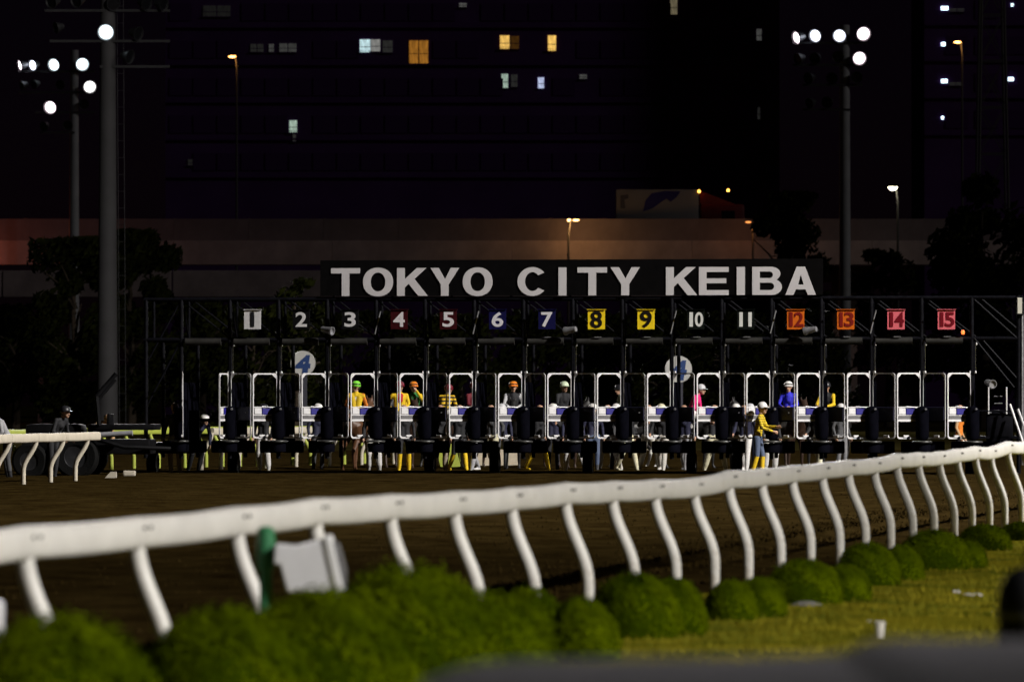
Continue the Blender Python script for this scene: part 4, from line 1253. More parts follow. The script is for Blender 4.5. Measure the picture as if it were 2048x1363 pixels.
def mast(label, px, Y, top_py, r_base, r_top, lamps, arms, aim, ladder=True, pos=None, watts=0):
    """lamps: (px, py, lit, yaw, size); arms: rows of head frame (py, px0, px1)"""
    x0 = pos[0] if pos else WX(px, Y)
    root = thing('floodlight_mast', label, 'floodlight mast', (x0, Y, 0), 0, 'floodlight masts round the course')
    zt = WH(top_py, Y)
    q = MB(); q.tube([(0, 0, -0.05), (0, 0, 0.5), (0, 0, zt * 0.5), (0, 0, zt)], [r_base * 1.08, r_base, (r_base + r_top) / 2, r_top], 20)
    q.build('pole', M_MASTN if ladder else M_MAST, root, True)
    if ladder:
        q = MB()
        for dx in (r_base + 0.08, r_base + 0.38):
            q.tube([(dx, -0.05, 0.3), (dx - (r_base - r_top), -0.05, zt)], 0.02, 6)
        n_ = int(zt / 0.8)
        for k in range(n_):
            z = 0.5 + k * 0.8
            o_ = (r_base - r_top) * z / zt
            q.tube([(r_base + 0.08 - o_, -0.05, z), (r_base + 0.38 - o_, -0.05, z)], 0.015, 5)
        q.build('ladder', M_HOUSE, root)
    for (py, a, b_) in arms:
        q = MB(); q.bar((WX(a, Y) - WX(px, Y), -0.25, WH(py, Y) - 0.42), (WX(b_, Y) - WX(px, Y), -0.25, WH(py, Y) - 0.42), 0.12, 0.12)
        q.bar((-0.06, -0.22, WH(py, Y) - 0.42), (-0.06, 0.0, WH(py, Y) - 0.42), 0.14, 0.14)
        q.build('lamp_arm', M_HOUSE, root)
    for (lx, ly, lit, yaw, sz) in lamps:
        o = put('lamp_housing', HS, root, (WX(lx, Y) - WX(px, Y), -0.42, WH(ly, Y)), (R(14), 0, R(yaw)), (sz,) * 3)
        put('lens', LENSES[int(lx) % 4] if lit else LN_OFF, o)
    if watts:
        lx, ly = [(l[0], l[1]) for l in lamps if l[2]][-1]
        ld = bpy.data.lights.new('floodlight', 'SPOT'); ld.energy = watts; ld.spot_size = R(60); ld.spot_blend = 0.6; ld.shadow_soft_size = 0.7; ld.color = (1.0, 0.96, 0.92)
        lo = bpy.data.objects.new('floodlight', ld); COL.objects.link(lo); lo.parent = root
        lo.location = (WX(lx, Y) - WX(px, Y), -1.0, WH(ly, Y))
        d = Vector((aim[0], aim[1], 0)) - Vector((x0, Y, WH(ly, Y)))
        lo.rotation_euler = (-d).to_track_quat('Z', 'Y').to_euler()
    return root
mast('tall near floodlight mast beside the left trees, with one lit lamp at the top', 215, 214, -70, 0.50, 0.34,
     [(213, 65, True, -5, 1.15), (105, 4, False, -40, 1), (155, 2, False, -40, 1), (226, 8, False, 30, 1), (292, 8, False, 50, 1), (326, 10, False, 60, 1), (275, 68, False, 55, 1), (258, 114, False, 60, 1), (115, 56, False, -60, .8)],
     [(4, 90, 340), (65, 100, 340), (116, 200, 340), (-50, 90, 340)], (2, 116), watts=50000)
mast('floodlight mast behind the left trees with six lit lamps', 148, 285, 100, 0.36, 0.26,
     [(42, 131, True, -68, 1.05), (67, 131, True, -45, 1.05), (109, 130, True, -25, 1.2), (165, 129, True, 12, 1.25), (180, 174, True, 10, 1.2), (102, 215, True, -20, 1.25),
      (46, 171, False, -60, .9), (70, 169, False, -45, .9), (122, 170, False, -20, .9), (168, 209, False, 10, .95), (90, 253, False, -30, .9), (136, 251, False, 0, .9)],
     [(130, 36, 190), (172, 36, 190), (212, 70, 190), (252, 80, 150)], 0, ladder=False)
mast('floodlight mast above the name board end with five lit lamps', 1690, 263, 50, 0.36, 0.29,
     [(1594, 76, True, -62, 1.15), (1631, 72, True, -35, 1.15), (1679, 72, True, -15, 1.15), (1726, 68, True, 10, 1.25), (1718, 117, True, 8, 1.2),
      (1597, 118, False, -55, 1), (1631, 117, False, -30, 1), (1676, 114, False, -15, 1), (1712, 155, False, 5, 1), (1664, 157, False, -20, 1), (1618, 157, False, -45, 1), (1655, 205, False, -30, 1), (1620, 207, False, -50, .9)],
     [(72, 1585, 1735), (116, 1585, 1735), (156, 1605, 1725), (205, 1605, 1700)], (2, 116), ladder=False, watts=60000)

# the course's other floodlights, beside the grandstand to the right of the frame, do the lighting
def grandstand_mast(label, pos, height, target, watts, cone, blend=0.6, size=0.8):
    Y = pos[1]
    root = thing('floodlight_mast', label, 'floodlight mast', (pos[0], pos[1], 0), 0, 'floodlight masts round the course')
    q = MB(); q.tube([(0, 0, -0.05), (0, 0, height - 1.6)], [0.5, 0.3], 16); q.build('pole', M_MAST, root, True)
    d = (Vector(target) - Vector((pos[0], pos[1], height)))
    yaw = math.atan2(d.x, -d.y)
    q = MB(); q.box((0, 0, height - 0.9), (5.0, 0.15, 0.15)); q.box((0, 0, height + 0.3), (5.0, 0.15, 0.15)); q.box((0, 0, height - 0.7), (0.3, 0.3, 2.2))
    arm = q.build('lamp_arm', M_HOUSE, root); arm.rotation_euler = (0, 0, yaw)
    for r_ in (-0.45, 0.75):
        for k in range(5):
            loc = Matrix.Rotation(yaw, 3, 'Z') @ Vector((-2 + k, -0.3, height + r_))
            o = put('lamp_housing', HS, root, loc, (R(25), 0, yaw))
            put('lens', LN_ON, o)
    ld = bpy.data.lights.new('floodlight', 'SPOT')
    ld.energy = watts; ld.spot_size = R(cone); ld.spot_blend = blend; ld.shadow_soft_size = size; ld.color = (1.0, 0.955, 0.90)
    lo = bpy.data.objects.new('floodlight', ld); COL.objects.link(lo)
    lo.parent = root
    lo.location = Matrix.Rotation(yaw, 3, 'Z') @ Vector((0, -1.1, height + 0.1))
    lo.rotation_euler = (-d).to_track_quat('Z', 'Y').to_euler()
    return root
grandstand_mast('floodlight mast beside the grandstand lighting the starting gate', (55, 67), 42, (3, 100, 1.0), 330000, 92, 0.6)
grandstand_mast('floodlight mast beside the grandstand lighting the near running rail', (36, 2), 25, (-0.5, 29, 0), 108000, 50, 0.7)

# ------------------------------------------------------------------ viaduct
VY = 300.0
vd = thing('elevated_road', 'long grey elevated road with noise barriers crossing behind the course', 'viaduct', (0, VY, 0))
zt, zg, zb = WH(437, VY), WH(481, VY), WH(529, VY)
xs = list(np.arange(-60, 61, 5.0))
bmesh_ = MB(); bmesh_.box((0, 0, 0), (4.985, 0.12, zt - zg - 0.02))
bar_me = bmesh_.mesh('barrier_panel', M_CONCD)
bpm = MB(); bpm.box((0, 0, 0), (0.10, 0.14, zt - zg + 0.02)); bp_me = bpm.mesh('barrier_post', M_CONCD)
for x in xs:
    if WX(1500, VY) + 1 > x > WX(-40, VY) - 40 or True:
        put('barrier_panel', bar_me, vd, (x, 0, (zt + zg) / 2))
        put('barrier_post', bp_me, vd, (x + 2.5, 0, (zt + zg) / 2 + 0.02))
gdm = MB(); gdm.box((0, 0.6, 0), (11.98, 1.6, zg - zb), bev=0.015); gd_me = gdm.mesh('deck_girder', M_CONC)
for x in np.arange(-66, 67, 12.0):
    put('deck_girder', gd_me, vd, (x, 0, (zg + zb) / 2))
q = part('deck_slab', M_CONC, vd); q.box((0, 6.5, zg - 0.3), (130, 10, 0.5)); q.done()
pm = MB(); pm.box((0, 0, zb / 2), (1.6, 1.6, zb)); pm.box((0, 0, zb - 0.5), (4.0, 2.0, 1.0)); pm_me = pm.mesh('pier', M_CONC)
for x in (WX(-200, VY), WX(1700, VY), WX(2500, VY), WX(-900, VY)):
    put('pier', pm_me, vd, (x, 5.0, 0))
# lower ramp, left of the name board
LR = 318.0
lr_ = thing('lower_ramp', 'lower concrete ramp road under the elevated road at left', 'viaduct', (0, LR, 0))
for x in np.arange(-54, 7, 12.0):
    z0, z1 = WH(594, LR), WH(541, LR)
    q = part('deck_girder', M_CONC, lr_); q.box((x, 0, (z0 + z1) / 2), (11.9, 1.0, z1 - z0), bev=0.05); q.done()
for x in (-40, -33):
    q = part('pier', M_CONC, lr_); q.box((x, 1.5, WH(594, LR) / 2), (1.2, 1.2, WH(594, LR))); q.done()

# box truck on the elevated road
TRY = 306.0
rs_ = zg
tk = thing('box_truck', 'white box truck with blue swoosh and red cab on the elevated road', 'truck', (WX(1312, TRY), TRY, rs_ - 0.05))
s_ = TRY / F
def tx(px): return (px - 1312) * s_
def tz(py): return WH(py, TRY) - rs_ + 0.05
M_TWHITE = mat('truck_white', (0.16, 0.16, 0.175), 0.5, var=0.06, scale=0.6)
M_TRED = mat('truck_red', (0.10, 0.006, 0.012), 0.4, var=0.08)
q = part('cargo_box', M_TWHITE, tk, True); q.box(((tx(1232) + tx(1396)) / 2, 0, (tz(380) + 0.9) / 2), (tx(1396) - tx(1232), 2.3, tz(380) - 0.9), bev=0.04); box_ = q.done()
M_TBLUE = mat('truck_blue', (0.008, 0.006, 0.12), 0.5, var=0.05)
sw = [(1285, 424), (1290, 402), (1302, 388), (1330, 383), (1360, 384), (1352, 396), (1340, 405), (1332, 398), (1318, 408), (1304, 418)]
put('blue_swoosh', fill_mesh('blue_swoosh', [[(tx(a), tz(b_)) for a, b_ in sw]], 0.01, M_TBLUE), box_, (0, -1.165, 0))
sw2 = [(1240, 392), (1256, 390), (1256, 398), (1248, 400), (1250, 418), (1240, 418)]
put('grey_mark', fill_mesh('grey_mark', [[(tx(a), tz(b_)) for a, b_ in sw2]], 0.01, M_POSTG), box_, (0, -1.165, 0))
q = part('cab', M_TRED, tk, True); q.box(((tx(1400) + tx(1488)) / 2, 0, 1.55), (tx(1488) - tx(1400), 2.2, 2.3), bev=0.2); cab = q.done()
q = MB(); q.box((tx(1455), -1.105, 1.9), (0.9, 0.02, 0.7), bev=0.005); q.build('window', M_BLACK, cab)
q = part('air_deflector', M_TRED, tk, True); q.prism([(tx(1398), 2.7), (tx(1470), 2.7), (tx(1400), tz(383))], -0.9, 0.9); q.done()
for x in (1255, 1372, 1462):
    w_ = part('wheel', M_RUBBER, tk, True); w_.lathe([(0.0, -0.12), (0.3, -0.14), (0.46, -0.12), (0.46, 0.12), (0.0, 0.12)], 18, Matrix.Translation((tx(x), -1.0, 0.46)) @ Matrix.Rotation(R(90), 4, 'X')); w_.done()
def winmat(name, col, s):
    m = mat(name, (0.05, 0.05, 0.05), 0.4, emit=col, estr=s, var=0)
    nt = m.node_tree; b = nt.nodes['Principled BSDF']
    tc = nt.nodes.new('ShaderNodeTexCoord'); n = nt.nodes.new('ShaderNodeTexNoise')
    mp = nt.nodes.new('ShaderNodeMapping'); mp.inputs['Scale'].default_value = (7.0, 1.0, 0.9)
    nt.links.new(tc.outputs['Object'], mp.inputs[0]); nt.links.new(mp.outputs[0], n.inputs['Vector']); n.inputs['Scale'].default_value = 1.6; n.inputs['Detail'].default_value = 3
    mr = nt.nodes.new('ShaderNodeMapRange'); mr.inputs[1].default_value = 0.3; mr.inputs[2].default_value = 0.7; mr.inputs[3].default_value = 0.45 * s; mr.inputs[4].default_value = 1.35 * s
    nt.links.new(n.outputs['Fac'], mr.inputs[0]); nt.links.new(mr.outputs[0], b.inputs['Emission Strength'])
    return m
def lampmat(name, col, s):
    return mat(name, (0.1, 0.08, 0.06), 0.4, emit=col, estr=s, var=0)
for px, py in ((1397, 384), (1455, 382)):
    q = part('marker_light', lampmat('amber', (1.0, 0.42, 0.06), 7.0), tk, True); q.lathe([(0, .1), (.08, .07), (.1, 0), (.08, -.07), (0, -.1)], 10); q.done((tx(px), -1.15, tz(py)))
q = part('tail_light', lampmat('red_tail', (1.0, 0.02, 0.06), 0.5), tk, True); q.box((0, 0, 0), (0.5, 0.05, 0.3)); q.done((tx(1410), -1.2, max(0.35, tz(470))))

# ------------------------------------------------------------------ street lamps
def street_lamp(label, px, py, Y, base_py, col, strength, arm=0.8, power=0, double=False, dish=False, base_z=None, size=1.0):
    z0 = base_z if base_z is not None else 0.0
    root = thing('street_lamp', label, 'street lamp', (WX(px, Y) + arm, Y, z0), 0, 'street lamps beyond the course')
    h = WH(py, Y) - z0
    q = MB()
    q.tube([(0, 0, 0), (0, 0, h - 0.9), (-arm * 0.25, 0, h - 0.1), (-arm * 0.75, 0, h + 0.08)], [0.11, 0.075, 0.06, 0.05], 8)
    q.build('pole', M_POLE, root, True)
    lm = lampmat('lamp_' + ('%02d' % len(_m)), col, strength)
    q = MB()
    if dish:
        q.lathe([(0, -0.16), (0.14, -0.14), (0.28, -0.02), (0.31, 0.08), (0, 0.08)], 16)
    else:
        q.lathe([(0, -0.12), (0.16, -0.09), (0.25, 0.0), (0.16, 0.09), (0, 0.11)], 14, Matrix.Diagonal((1.25 * size, 0.8 * size, 0.8 * size, 1)))
    lo = q.build('lamp', lm, root, True, (-arm, 0, h))
    if double:
        q = MB(); q.lathe([(0, -0.1), (0.12, -0.06), (0.12, 0.06), (0, 0.1)], 10); q.build('lamp', lm, root, True, (-arm - 0.45, 0.2, h))
    if power:
        ld = bpy.data.lights.new('street_light', 'POINT'); ld.energy = power; ld.color = col; ld.shadow_soft_size = 0.25
        l_ = bpy.data.objects.new('street_light', ld); COL.objects.link(l_); l_.parent = root; l_.location = (-arm, -0.5, h - 0.35)
    return root
ORG = (1.0, 0.36, 0.06)
street_lamp('sodium street lamp glowing orange high above the trees at left', 464, 113, 350, 430, (1.0, 0.42, 0.10), 9.0, 0.36, 60)
street_lamp('sodium street lamp glowing orange beside the stairwell lights', 1916, 84, 352, 300, (1.0, 0.45, 0.12), 8.0, 0.36, 60)
street_lamp('pair of orange lamps at the top edge of the elevated road', 1152, 440, 297, 600, (1.0, 0.50, 0.16), 8.0, -0.5, 190, double=True, size=0.75)
street_lamp('white dish street lamp left of the dark tree', 1786, 376, 290, 600, (1.0, 0.90, 0.62), 9.0, 0.32, 40, dish=True)
street_lamp('dim orange road lamp by the olive tree', 1497, 444, 297, 600, (1.0, 0.33, 0.08), 1.6, 0.3, 40, size=0.7)
street_lamp('orange road lamp outside the frame lighting the left end of the elevated road', -60, 470, 295, 600, (1.0, 0.16, 0.04), 6.0, 0.4, 210)

# ------------------------------------------------------------------ apartment buildings
BY = 385.0
def building(label, x0, x1, Y, height, depth, floors_py, cols, lit, floor_h):
    root = thing('apartment_building', label, 'building', ((x0 + x1) / 2, Y, 0))
    ox = (x0 + x1) / 2
    M_BW = mat('building_wall', (0.075, 0.030, 0.13), 0.9, var=0.15, scale=0.2, spec=0.0)
    q = MB(); q.box((0, depth / 2 + 0.35, height / 2), (x1 - x0, depth, height)); q.build('wall', M_BW, root)
    wf = MB()
    wf.box((0, 0.3, 0), (1.9, 0.06, 1.5)); wfm = wf.mesh('window', mat('dark_glass', (0.06, 0.024, 0.105), 0.6, var=0, spec=0.0), False)
    bal = MB(); bal.box((0, 0.22, 0), (x1 - x0, 0.25, 0.14)); bal_me = bal.mesh('balcony_slab', M_BW)
    for py in floors_py:
        z = WH(py, Y)
        put('balcony_slab', bal_me, root, (0, 0, z - 0.35))
        for cx in cols:
            if not any(a - 18 < cx < b_ + 18 and abs((c_ + d_) / 2 - (py - 20)) < 30 for a, b_, c_, d_, *_ in lit):
                put('window', wfm, root, (WX(cx, Y) - ox, 0, WH(py - 22, Y)))
    for i, (a, b_, c_, d_, col, st) in enumerate(lit):
        s_ = Y / F
        m_ = (winmat if st < 2 else lampmat)('lit_window_%d_%d' % (int(Y), i), col, st)
        q = MB(); q.box((0, 0.31, 0), ((b_ - a) * s_, 0.06, (d_ - c_) * s_))
        w_ = q.build('lit_window', m_, root, False, (WX((a + b_) / 2, Y) - ox, 0, WH((c_ + d_) / 2, Y)))
        q = MB()
        hw, hh = (b_ - a) * s_ / 2, (d_ - c_) * s_ / 2
        if hw > 0.45:
            q.box((0, 0.26, 0), (0.07, 0.04, 2 * hh))
        q.box((0, 0.26, -hh * 0.15), (2 * hw, 0.04, 0.05))
        q.build('window_frame', M_BW, w_)
        q = MB(); q.box((0, 0.24, -hh - 0.03), (2 * hw + 0.2, 0.12, 0.06)); q.build('window_sill', M_BW, w_)
        if st > 0.5 and hw > 0.3:
            q = MB()
            for k in range(7):
                q.box((-hw + (k + 0.5) * hw * 2 / 7, 0.1, -hh * 0.82), (0.03, 0.03, hh * 0.36))
            q.build('railing', M_BW, w_)
    return root
WHT, YEL, ORA, GRN, BLU, GRY = (0.62, 0.86, 0.90), (1.0, 0.60, 0.14), (0.80, 0.32, 0.04), (0.60, 0.80, 0.66), (0.62, 0.70, 1.0), (0.8, 0.8, 0.76)
lit = [(719, 740, 78, 104, WHT, .85), (741, 760, 78, 102, GRY, .26), (765, 785, 80, 104, GRY, .022), (818, 836, 80, 126, ORA, .34), (838, 856, 80, 126, ORA, .34),
       (1000, 1019, 70, 97, YEL, .85), (1022, 1038, 71, 97, ORA, .05), (1096, 1112, 70, 101, YEL, .95), (1003, 1016, 147, 175, GRN, .5), (1022, 1035, 148, 173, GRY, .02),
       (1076, 1088, 154, 176, BLU, .75), (1159, 1174, 148, 157, GRY, .07), (578, 593, 240, 264, GRN, .55), (500, 526, 87, 103, GRY, .015), (537, 547, 87, 103, GRY, .05), (558, 592, 86, 103, GRY, .045),
       (918, 933, 5, 13, GRY, .09), (1341, 1355, -4, 28, (0.9, 0.75, 0.45), .13), (1514, 1524, 57, 80, GRY, .06), (1516, 1521, 214, 238, GRY, .015), (585, 591, 268, 282, GRY, .03), (405, 460, 10, 32, GRY, .008), (375, 384, 318, 330, GRY, .01)]
building('dark apartment block with scattered lit windows in the upper middle', WX(330, BY), WX(1560, BY), BY, WH(-420, BY), 14, [120, 195, 270, 345, 45, -30], list(range(360, 1550, 48)), lit, 3.1)
building('dark stairwell block with small white lamp on each landing at upper right', WX(1850, 372), WX(2280, 372), 372, WH(-420, 372), 12, [112, 186, 260, 40], list(range(1915, 2260, 60)),
         [(1884, 1898, 12, 19, WHT, 6), (1884, 1897, 84, 91, WHT, 6), (1884, 1896, 158, 165, WHT, 6), (1884, 1889, 232, 238, WHT, 5), (2018, 2029, 154, 161, WHT, 5), (2024, 2029, 6, 12, WHT, 3), (1900, 1930, 16, 22, GRY, .02), (1900, 1925, 164, 170, GRY, .02)], 3.1)

# lattice steel tower at upper right
LY = 330.0
lt_ = thing('lattice_tower', 'grey steel lattice tower in front of the stairwell block', 'tower', (WX(1985, LY), LY, 0))
s_ = LY / F
def half(z):   # half width against height
    return (2015 - 1955) / 2 * s_ * (1.25 - 0.5 * z / WH(0, LY))
zs = [WH(p_, LY) for p_ in (420, 308, 215, 122, 30, -62)]
for sx in (-1, 1):
    for sy in (-1, 1):
        q = part('leg', M_POLE, lt_, True); q.tube([(sx * half(0) * 1.5, sy * half(0) * 1.5, 0), (sx * half(zs[0]), sy * half(zs[0]), zs[0]), (sx * half(zs[-1]), sy * half(zs[-1]), zs[-1])], 0.09, 8); q.done()
for i in range(len(zs) - 1):
    a, b_ = half(zs[i]), half(zs[i + 1])
    for sy in (-1, 1):
        q = part('lattice_bar', M_POLE, lt_); q.bar((-a, sy * a, zs[i]), (a, sy * a, zs[i]), 0.09, 0.09); q.done()
        q = part('lattice_bar', M_POLE, lt_); q.bar((-a, sy * a, zs[i]), (b_, sy * b_, zs[i + 1]), 0.06, 0.06); q.done()
        q = part('lattice_bar', M_POLE, lt_); q.bar((a, sy * a + 0.08, zs[i]), (-b_, sy * b_ + 0.08, zs[i + 1]), 0.06, 0.06); q.done()

# ------------------------------------------------------------------ trees
def tree(name, label, px, Y, top_py, w_px, n_leaf, lsize=0.22, trunk_r=0.28, low=0.25, seed=1, cen=0.55):
    rnd = random.Random(seed)
    root = thing(name, label, 'tree', (WX(px, Y), Y, 0))
    H = WH(top_py, Y); s_ = Y / F; rw = w_px * s_ / 2
    q = MB()
    q.tube([(0, 0, -0.1), (0.1, 0, H * .3), (-.1, .1, H * .6), (0, 0, H * .85)], [trunk_r, trunk_r * .75, trunk_r * .45, .05], 9)
    limbs = []
    for k in range(9):
        a = rnd.uniform(0, 6.28); z0 = H * rnd.uniform(.28, .7); L = rw * rnd.uniform(.5, .95)
        e = Vector((math.cos(a) * L, math.sin(a) * L, z0 + H * rnd.uniform(.08, .22)))
        q.tube([(0, 0, z0), e * .5 + Vector((0, 0, z0 * .5 + .3)), e], [trunk_r * .35, trunk_r * .22, .03], 6)
        limbs.append(e)
    q.build('trunk', M_BARK, root, True)
    c_ = MB()
    clumps = []
    for k in range(30):
        a = rnd.uniform(0, 6.28); t_ = rnd.uniform(low, 1.0)
        rr_ = rw * math.sqrt(max(0.04, 1 - ((t_ - cen) / (1.05 - cen)) ** 2)) * rnd.uniform(.25, .95)
        clumps.append((Vector((math.cos(a) * rr_, math.sin(a) * rr_, H * t_)), rw * rnd.uniform(.22, .45)))
    for i in range(n_leaf):
        cc, cr = clumps[rnd.randrange(len(clumps))]
        d = Vector((rnd.gauss(0, 1), rnd.gauss(0, 1), rnd.gauss(0, .8))).normalized() * cr * (rnd.random() ** .45)
        p_ = cc + d
        if p_.z > H: p_.z = H - rnd.random() * .3
        n_ = Vector((rnd.gauss(0, 1), rnd.gauss(0, 1), rnd.gauss(.6, .7))).normalized()
        u_ = n_.orthogonal().normalized(); w_ = n_.cross(u_)
        s2 = lsize * rnd.uniform(.5, 1.1)
        c_.add([p_ - u_ * s2, p_ + w_ * s2 * .45, p_ + u_ * s2, p_ - w_ * s2 * .45], [(0, 1, 2, 3)])
    c_.build('crown', M_LEAFD, root)
    return root
tree('broadleaf_tree', 'dark leafy tree left of the near floodlight mast', 150, 236, 478, 225, 11000, .30, low=.12, seed=3)
tree('broadleaf_tree', 'dark round tree behind the near floodlight mast', 262, 240, 462, 200, 10000, .30, low=.12, seed=5)
tree('broadleaf_tree', 'small round green tree left of the name board', 590, 180, 556, 120, 2600, .2, .16, seed=8)
tree('broadleaf_tree', 'olive tree beside the truck on the elevated road', 1570, 285, 385, 180, 8000, .34, low=.1, seed=11)
tree('broadleaf_tree', 'large dark tree under the lattice tower', 1965, 255, 345, 250, 11000, .34, .4, .08, seed=14)
tree('broadleaf_tree', 'low dark tree right of the pole beside the name board', 1775, 268, 500, 150, 3600, .3, seed=17)
tree('broadleaf_tree', 'low dark tree at the left frame edge', 30, 250, 610, 170, 3600, .3, seed=19)
tree('broadleaf_tree', 'low dark tree behind the empty stall', 400, 220, 600, 190, 3600, .28, seed=23)
for i_, (px_, tp_, lab_) in enumerate(((510, 618, 'dark hedge-like tree behind the white number plate'), (640, 628, 'dark hedge-like tree behind the two black number plates'), (780, 622, 'dark hedge-like tree behind the first red number plate'), (920, 630, 'dark hedge-like tree behind the second red number plate'), (1060, 620, 'dark hedge-like tree behind the blue number plates'), (1200, 628, 'dark hedge-like tree behind the first yellow number plate'), (1340, 620, 'dark hedge-like tree behind the second yellow number plate'), (1480, 626, 'dark hedge-like tree behind the green number plates'), (1620, 618, 'dark hedge-like tree behind the orange number plates'))):
    tree('broadleaf_tree', lab_, px_, 205 + (i_ % 3) * 4, tp_, 200, 5200, .24, .16, 0.03, seed=40 + i_, cen=0.3)

# ------------------------------------------------------------------ clipped shrubs
def shrub_mesh(lumps, n, seed, leaf=0.03):
    rnd = random.Random(seed)
    c_ = MB()
    for i in range(n):
        cx, cy, rx, ry, h = lumps[rnd.randrange(len(lumps))]
        a = rnd.uniform(0, 6.283); zz = rnd.random() ** .8
        k = math.sqrt(max(0.0, 1 - zz ** 2.4))
        jit = 1 + rnd.gauss(-.015, .026) + (rnd.uniform(.02, .075) if rnd.random() < .07 else 0) + 0.02 * math.sin(a * 5 + zz * 7 + seed)
        p_ = Vector((cx + rx * k * math.cos(a) * jit, cy + ry * k * math.sin(a) * jit, h * zz * jit + 0.01))
        n_ = Vector((math.cos(a) * k / rx, math.sin(a) * k / ry, zz / h)).normalized() + Vector((rnd.gauss(0, .28), rnd.gauss(0, .28), rnd.gauss(.05, .28)))
        n_.normalize()
        u_ = (n_.orthogonal().normalized() * math.cos(a * 9) + n_.cross(n_.orthogonal().normalized()) * math.sin(a * 9)).normalized()
        w_ = n_.cross(u_)
        s2 = leaf * rnd.uniform(.6, 1.25)
        c_.add([p_ - u_ * s2, p_ + w_ * s2 * .5 + n_ * s2 * .15, p_ + u_ * s2, p_ - w_ * s2 * .5 + n_ * s2 * .15], [(0, 1, 2, 3)])
    return c_.mesh('crown', M_LEAF)
def shrub(label, px, Y, w_px, top_py, lumps2=False, seed=1, n=5200):
    s_ = Y / F
    rx = w_px * s_ / 2; h = max(0.22, WH(top_py, Y))
    if lumps2:
        L = [(-rx * .38, 0, rx * .62, rx * .62, h), (rx * .4, -.08, rx * .6, rx * .58, h * .86)]
    else:
        L = [(0, 0, rx, rx * .9, h)]
    root = thing('clipped_shrub', label, 'shrub', (WX(px, Y), Y, 0.01), 0, 'clipped shrubs along the running rail')
    put('crown', shrub_mesh(L, n, seed, 0.012 + 0.007 * min(1, rx)), root)
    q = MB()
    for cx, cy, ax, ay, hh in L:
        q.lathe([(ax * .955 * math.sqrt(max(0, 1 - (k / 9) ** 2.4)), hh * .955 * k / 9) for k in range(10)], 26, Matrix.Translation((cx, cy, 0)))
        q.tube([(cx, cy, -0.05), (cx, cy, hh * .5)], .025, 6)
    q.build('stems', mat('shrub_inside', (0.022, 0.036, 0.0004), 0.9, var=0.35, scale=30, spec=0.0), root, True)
    return root
SH = [(-150, 18.6, 380, 1262, False), (120, 20.6, 470, 1243, False), (455, 22.6, 400, 1225, False), (655, 23.6, 430, 1190, False), (815, 26.2, 400, 1140, False), (975, 27.4, 290, 1190, False), (1110, 30.2, 262, 1180, True), (1270, 33.0, 190, 1152, False), (1345, 33.6, 140, 1162, False),
      (1462, 35.8, 108, 1166, False), (1518, 36.4, 112, 1160, False), (1606, 38.6, 160, 1124, False), (1690, 39.2, 105, 1134, False), (1735, 42.5, 130, 1090, False), (1805, 43.6, 86, 1094, False), (1868, 46.5, 150, 1064, False), (1935, 47.0, 80, 1086, False), (1968, 52.5, 110, 1052, False), (2042, 56, 90, 1050, False), (2110, 60, 110, 1046, False)]
LABS = ['large clipped shrub at the bottom left corner', 'broad clipped shrub under the first rail post from the left', 'clipped shrub under the third rail post from the left', 'tall clipped shrub below the grey floodlight box', 'tall rounded shrub right of the grey floodlight box',
        'low shrub lobe right of the tall rounded shrub', 'two-lobed clipped shrub under the seventh rail post', 'round clipped shrub with open stems at its base, near the centre', 'round shrub overlapping its left neighbour near the centre', 'small low shrub before the gap in the row', 'small shrub joined to the low shrub before the gap',
        'dark round shrub beside the grey stone', 'small round shrub at the right shoulder of the dark round shrub', 'dark shrub behind the row at right of centre', 'small dark green shrub lit on its right flank', 'wide dark shrub with grass before it, towards the right', 'small dim shrub just right of the wide dark shrub', 'reddish dark shrub at the far end of the row', 'far small shrub at the right frame edge', 'farthest shrub just beyond the right frame edge']
for i, (px, Y, w_, tp_, l2) in enumerate(SH):
    shrub(LABS[i], px, Y, w_, tp_, l2, seed=31 + i, n=17000 if w_ > 300 else 9000)

# ------------------------------------------------------------------ near objects
# grey floodlight box on a green post
FY = 25.4
fb = thing('rail_floodlight', 'light grey hooded floodlight box on a green post in front of the running rail', 'floodlight', (WX(532, FY), FY, 0), 0)
M_GPOST = mat('green_post', (0.03, 0.17, 0.07), 0.45, var=0.15)
q = part('post', M_GPOST, fb, True); q.tube([(0, 0, -0.05), (0, 0, 0.80)], 0.036, 14); q.done()
q = part('post_cap', M_GPOST, fb, True); q.lathe([(0, 1.045), (0.03, 1.04), (0.05, 1.02), (0.055, 0.90), (0.05, 0.80), (0.036, 0.79)], 16); q.done()
q = part('bracket_arm', M_GPOST, fb, True); q.tube([(0, 0, 0.9), (0.08, 0, 0.86), (0.13, 0, 0.86)], 0.02, 8); q.done()
M_FBOX = mat('floodlight_box_grey', (0.70, 0.70, 0.73), 0.45, var=0.05)
s_ = FY / F
def fx(px): return (px - 532) * s_
def fz(py): return WH(py, FY)
q = part('housing', M_FBOX, fb, True)
q.prism([(fx(549), fz(1126)), (fx(552), fz(1086)), (fx(590), fz(1090)), (fx(655), fz(1074)), (fx(672), fz(1182)), (fx(576), fz(1182)), (fx(562), fz(1128))], -0.11, 0.11)
hs_ = q.done()
md = hs_.modifiers.new('b', 'BEVEL'); md.width = 0.012; md.segments = 3
q = MB(); q.prism([(fx(648), fz(1070)), (fx(664), fz(1069)), (fx(690), fz(1180)), (fx(672), fz(1182))], -0.125, 0.125)
hd = q.build('visor_rim', mat('visor_light', (0.75, 0.75, 0.76), 0.4, var=0.05), fb, True)
md = hd.modifiers.new('b', 'BEVEL'); md.width = 0.008; md.segments = 2
q = part('glass_front', mat('lamp_glass_grey', (0.16, 0.16, 0.17), 0.2, var=0.1), fb, True)
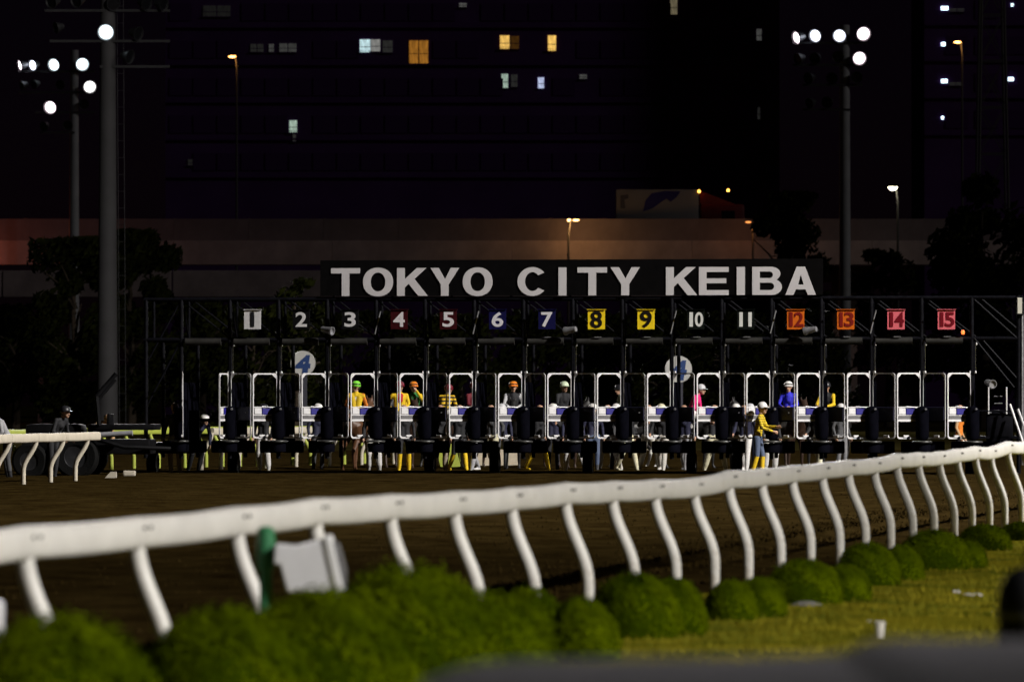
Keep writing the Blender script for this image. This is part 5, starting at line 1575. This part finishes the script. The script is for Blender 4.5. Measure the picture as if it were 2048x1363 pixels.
q.prism([(fx(664), fz(1080)), (fx(678), fz(1086)), (fx(693), fz(1140)), (fx(692), fz(1172)), (fx(684), fz(1176))], -0.10, 0.10); q.done()
# the edge of a second one at the frame's left border
FY2 = 23.0
fb2 = thing('rail_floodlight', 'grey floodlight box cut off by the left frame border', 'floodlight', (WX(-40, FY2), FY2, 0), 0)
q = part('housing', M_FBOX, fb2, True); q.box((0.02, 0, WH(1245, FY2)), (0.20, 0.2, 0.24), bev=0.03); q.done()
q = part('post', M_GPOST, fb2, True); q.tube([(-0.05, 0.06, -0.02), (-0.05, 0.06, WH(1270, FY2))], 0.03, 10); q.done()

# paper cup, paper scraps and stone on the grass
CY = 32.8
cup = MB(); cup.lathe([(0.0, 0.0), (0.032, 0.0), (0.041, 0.105), (0.045, 0.108), (0.045, 0.116), (0.037, 0.116), (0.030, 0.012), (0, 0.012)], 18)
o = cup.build('paper_cup', mat('paper_white', (0.62, 0.60, 0.56), 0.7, var=0.05), None, True, (WX(1758, CY), CY, 0.03)); tag(o, 'white paper cup standing on the grass before the parapet', 'cup')
SY = 38.5
for i, (px, py, w_, lab) in enumerate(((1945, 1203, .14, 'crumpled white paper scrap on the grass at right'), (1913, 1196, .05, 'tiny white paper scrap left of the crumpled one'), (1738, 1258, .035, 'tiny white scrap beside the paper cup'))):
    Y = CH / ((py - HZ) / F)
    q = MB(); rnd = random.Random(i)
    n_ = 6
    vs = [((a / n_ - .5) * w_ * 1.2, (b_ / 3 - .5) * w_ * .9 + (a / n_ - .5) * -w_ * .5, 0.03 + rnd.uniform(0, .03)) for a in range(n_ + 1) for b_ in range(4)]
    fs = [(a * 4 + b_, a * 4 + b_ + 1, a * 4 + b_ + 5, a * 4 + b_ + 4) for a in range(n_) for b_ in range(3)]
    q.add(vs, fs)
    o = q.build('paper_scrap', mat('paper_white', (0.62, 0.60, 0.56)), None, False, (WX(px, Y), Y, 0.02)); tag(o, lab, 'paper')
Y = CH / ((1214 - HZ) / F)
q = MB(); q.lathe([(0, .05), (.06, .045), (.12, .02), (.14, -.03)], 9, Matrix.Diagonal((1.1, .7, 1, 1)))
o = q.build('stone', mat('stone_grey', (.16, .155, .14), .9), None, True, (WX(1612, Y), Y, 0.01)); tag(o, 'flat grey stone at the foot of the dark round shrub', 'stone')

# concrete parapet by the camera and the black bin
PY = 9.6
pp = thing('parapet', 'out-of-focus grey concrete parapet along the bottom right, nearest the camera', 'parapet', (WX(1024, PY), PY, 0))
s_ = PY / F
def qx(px): return (px - 1024) * s_
def qz(py): return WH(py, PY)
M_PAR = mat('parapet_concrete', (0.155, 0.148, 0.168), 0.85, var=0.15, scale=6, bump=0.3, bscale=30)
q = part('wall', M_PAR, pp, True)
top = [(840, 1375), (900, 1352), (960, 1338), (1060, 1332), (1500, 1328), (1690, 1322), (1745, 1300), (1790, 1290), (2600, 1288)]
q.prism([(qx(840), 0)] + [(qx(a), qz(b_) - 0.03) for a, b_ in top] + [(qx(2600), 0)], -1.9, 0.25); q.done()
q = part('coping', M_PAR, pp, True)
for (a, b_), (c_, d_) in zip(top[:-1], top[1:]):
    q.prism([(qx(a), qz(b_) - 0.03), (qx(a), qz(b_)), (qx(c_), qz(d_)), (qx(c_), qz(d_) - 0.03)], -1.92, 0.27)
q.done()
NY = 17.0
bn = thing('litter_bin', 'black round-topped bin out of focus at the right frame edge', 'bin', (WX(2052, NY), NY, 0))
q = part('body', M_TRB, bn, True); q.lathe([(0.0, 0.0), (0.095, 0.0), (0.108, 0.1), (0.108, 0.95)], 22); q.done()
q = part('lid', M_TRB, bn, True); q.lathe([(0.108, 0.955), (0.112, 0.97), (0.10, 1.05), (0.065, 1.105), (0, 1.13)], 22); q.done()
q = part('rim_band', M_HOUSE, bn, True); q.lathe([(0.111, 0.93), (0.115, 0.935), (0.115, 0.953), (0.111, 0.954)], 22); q.done()
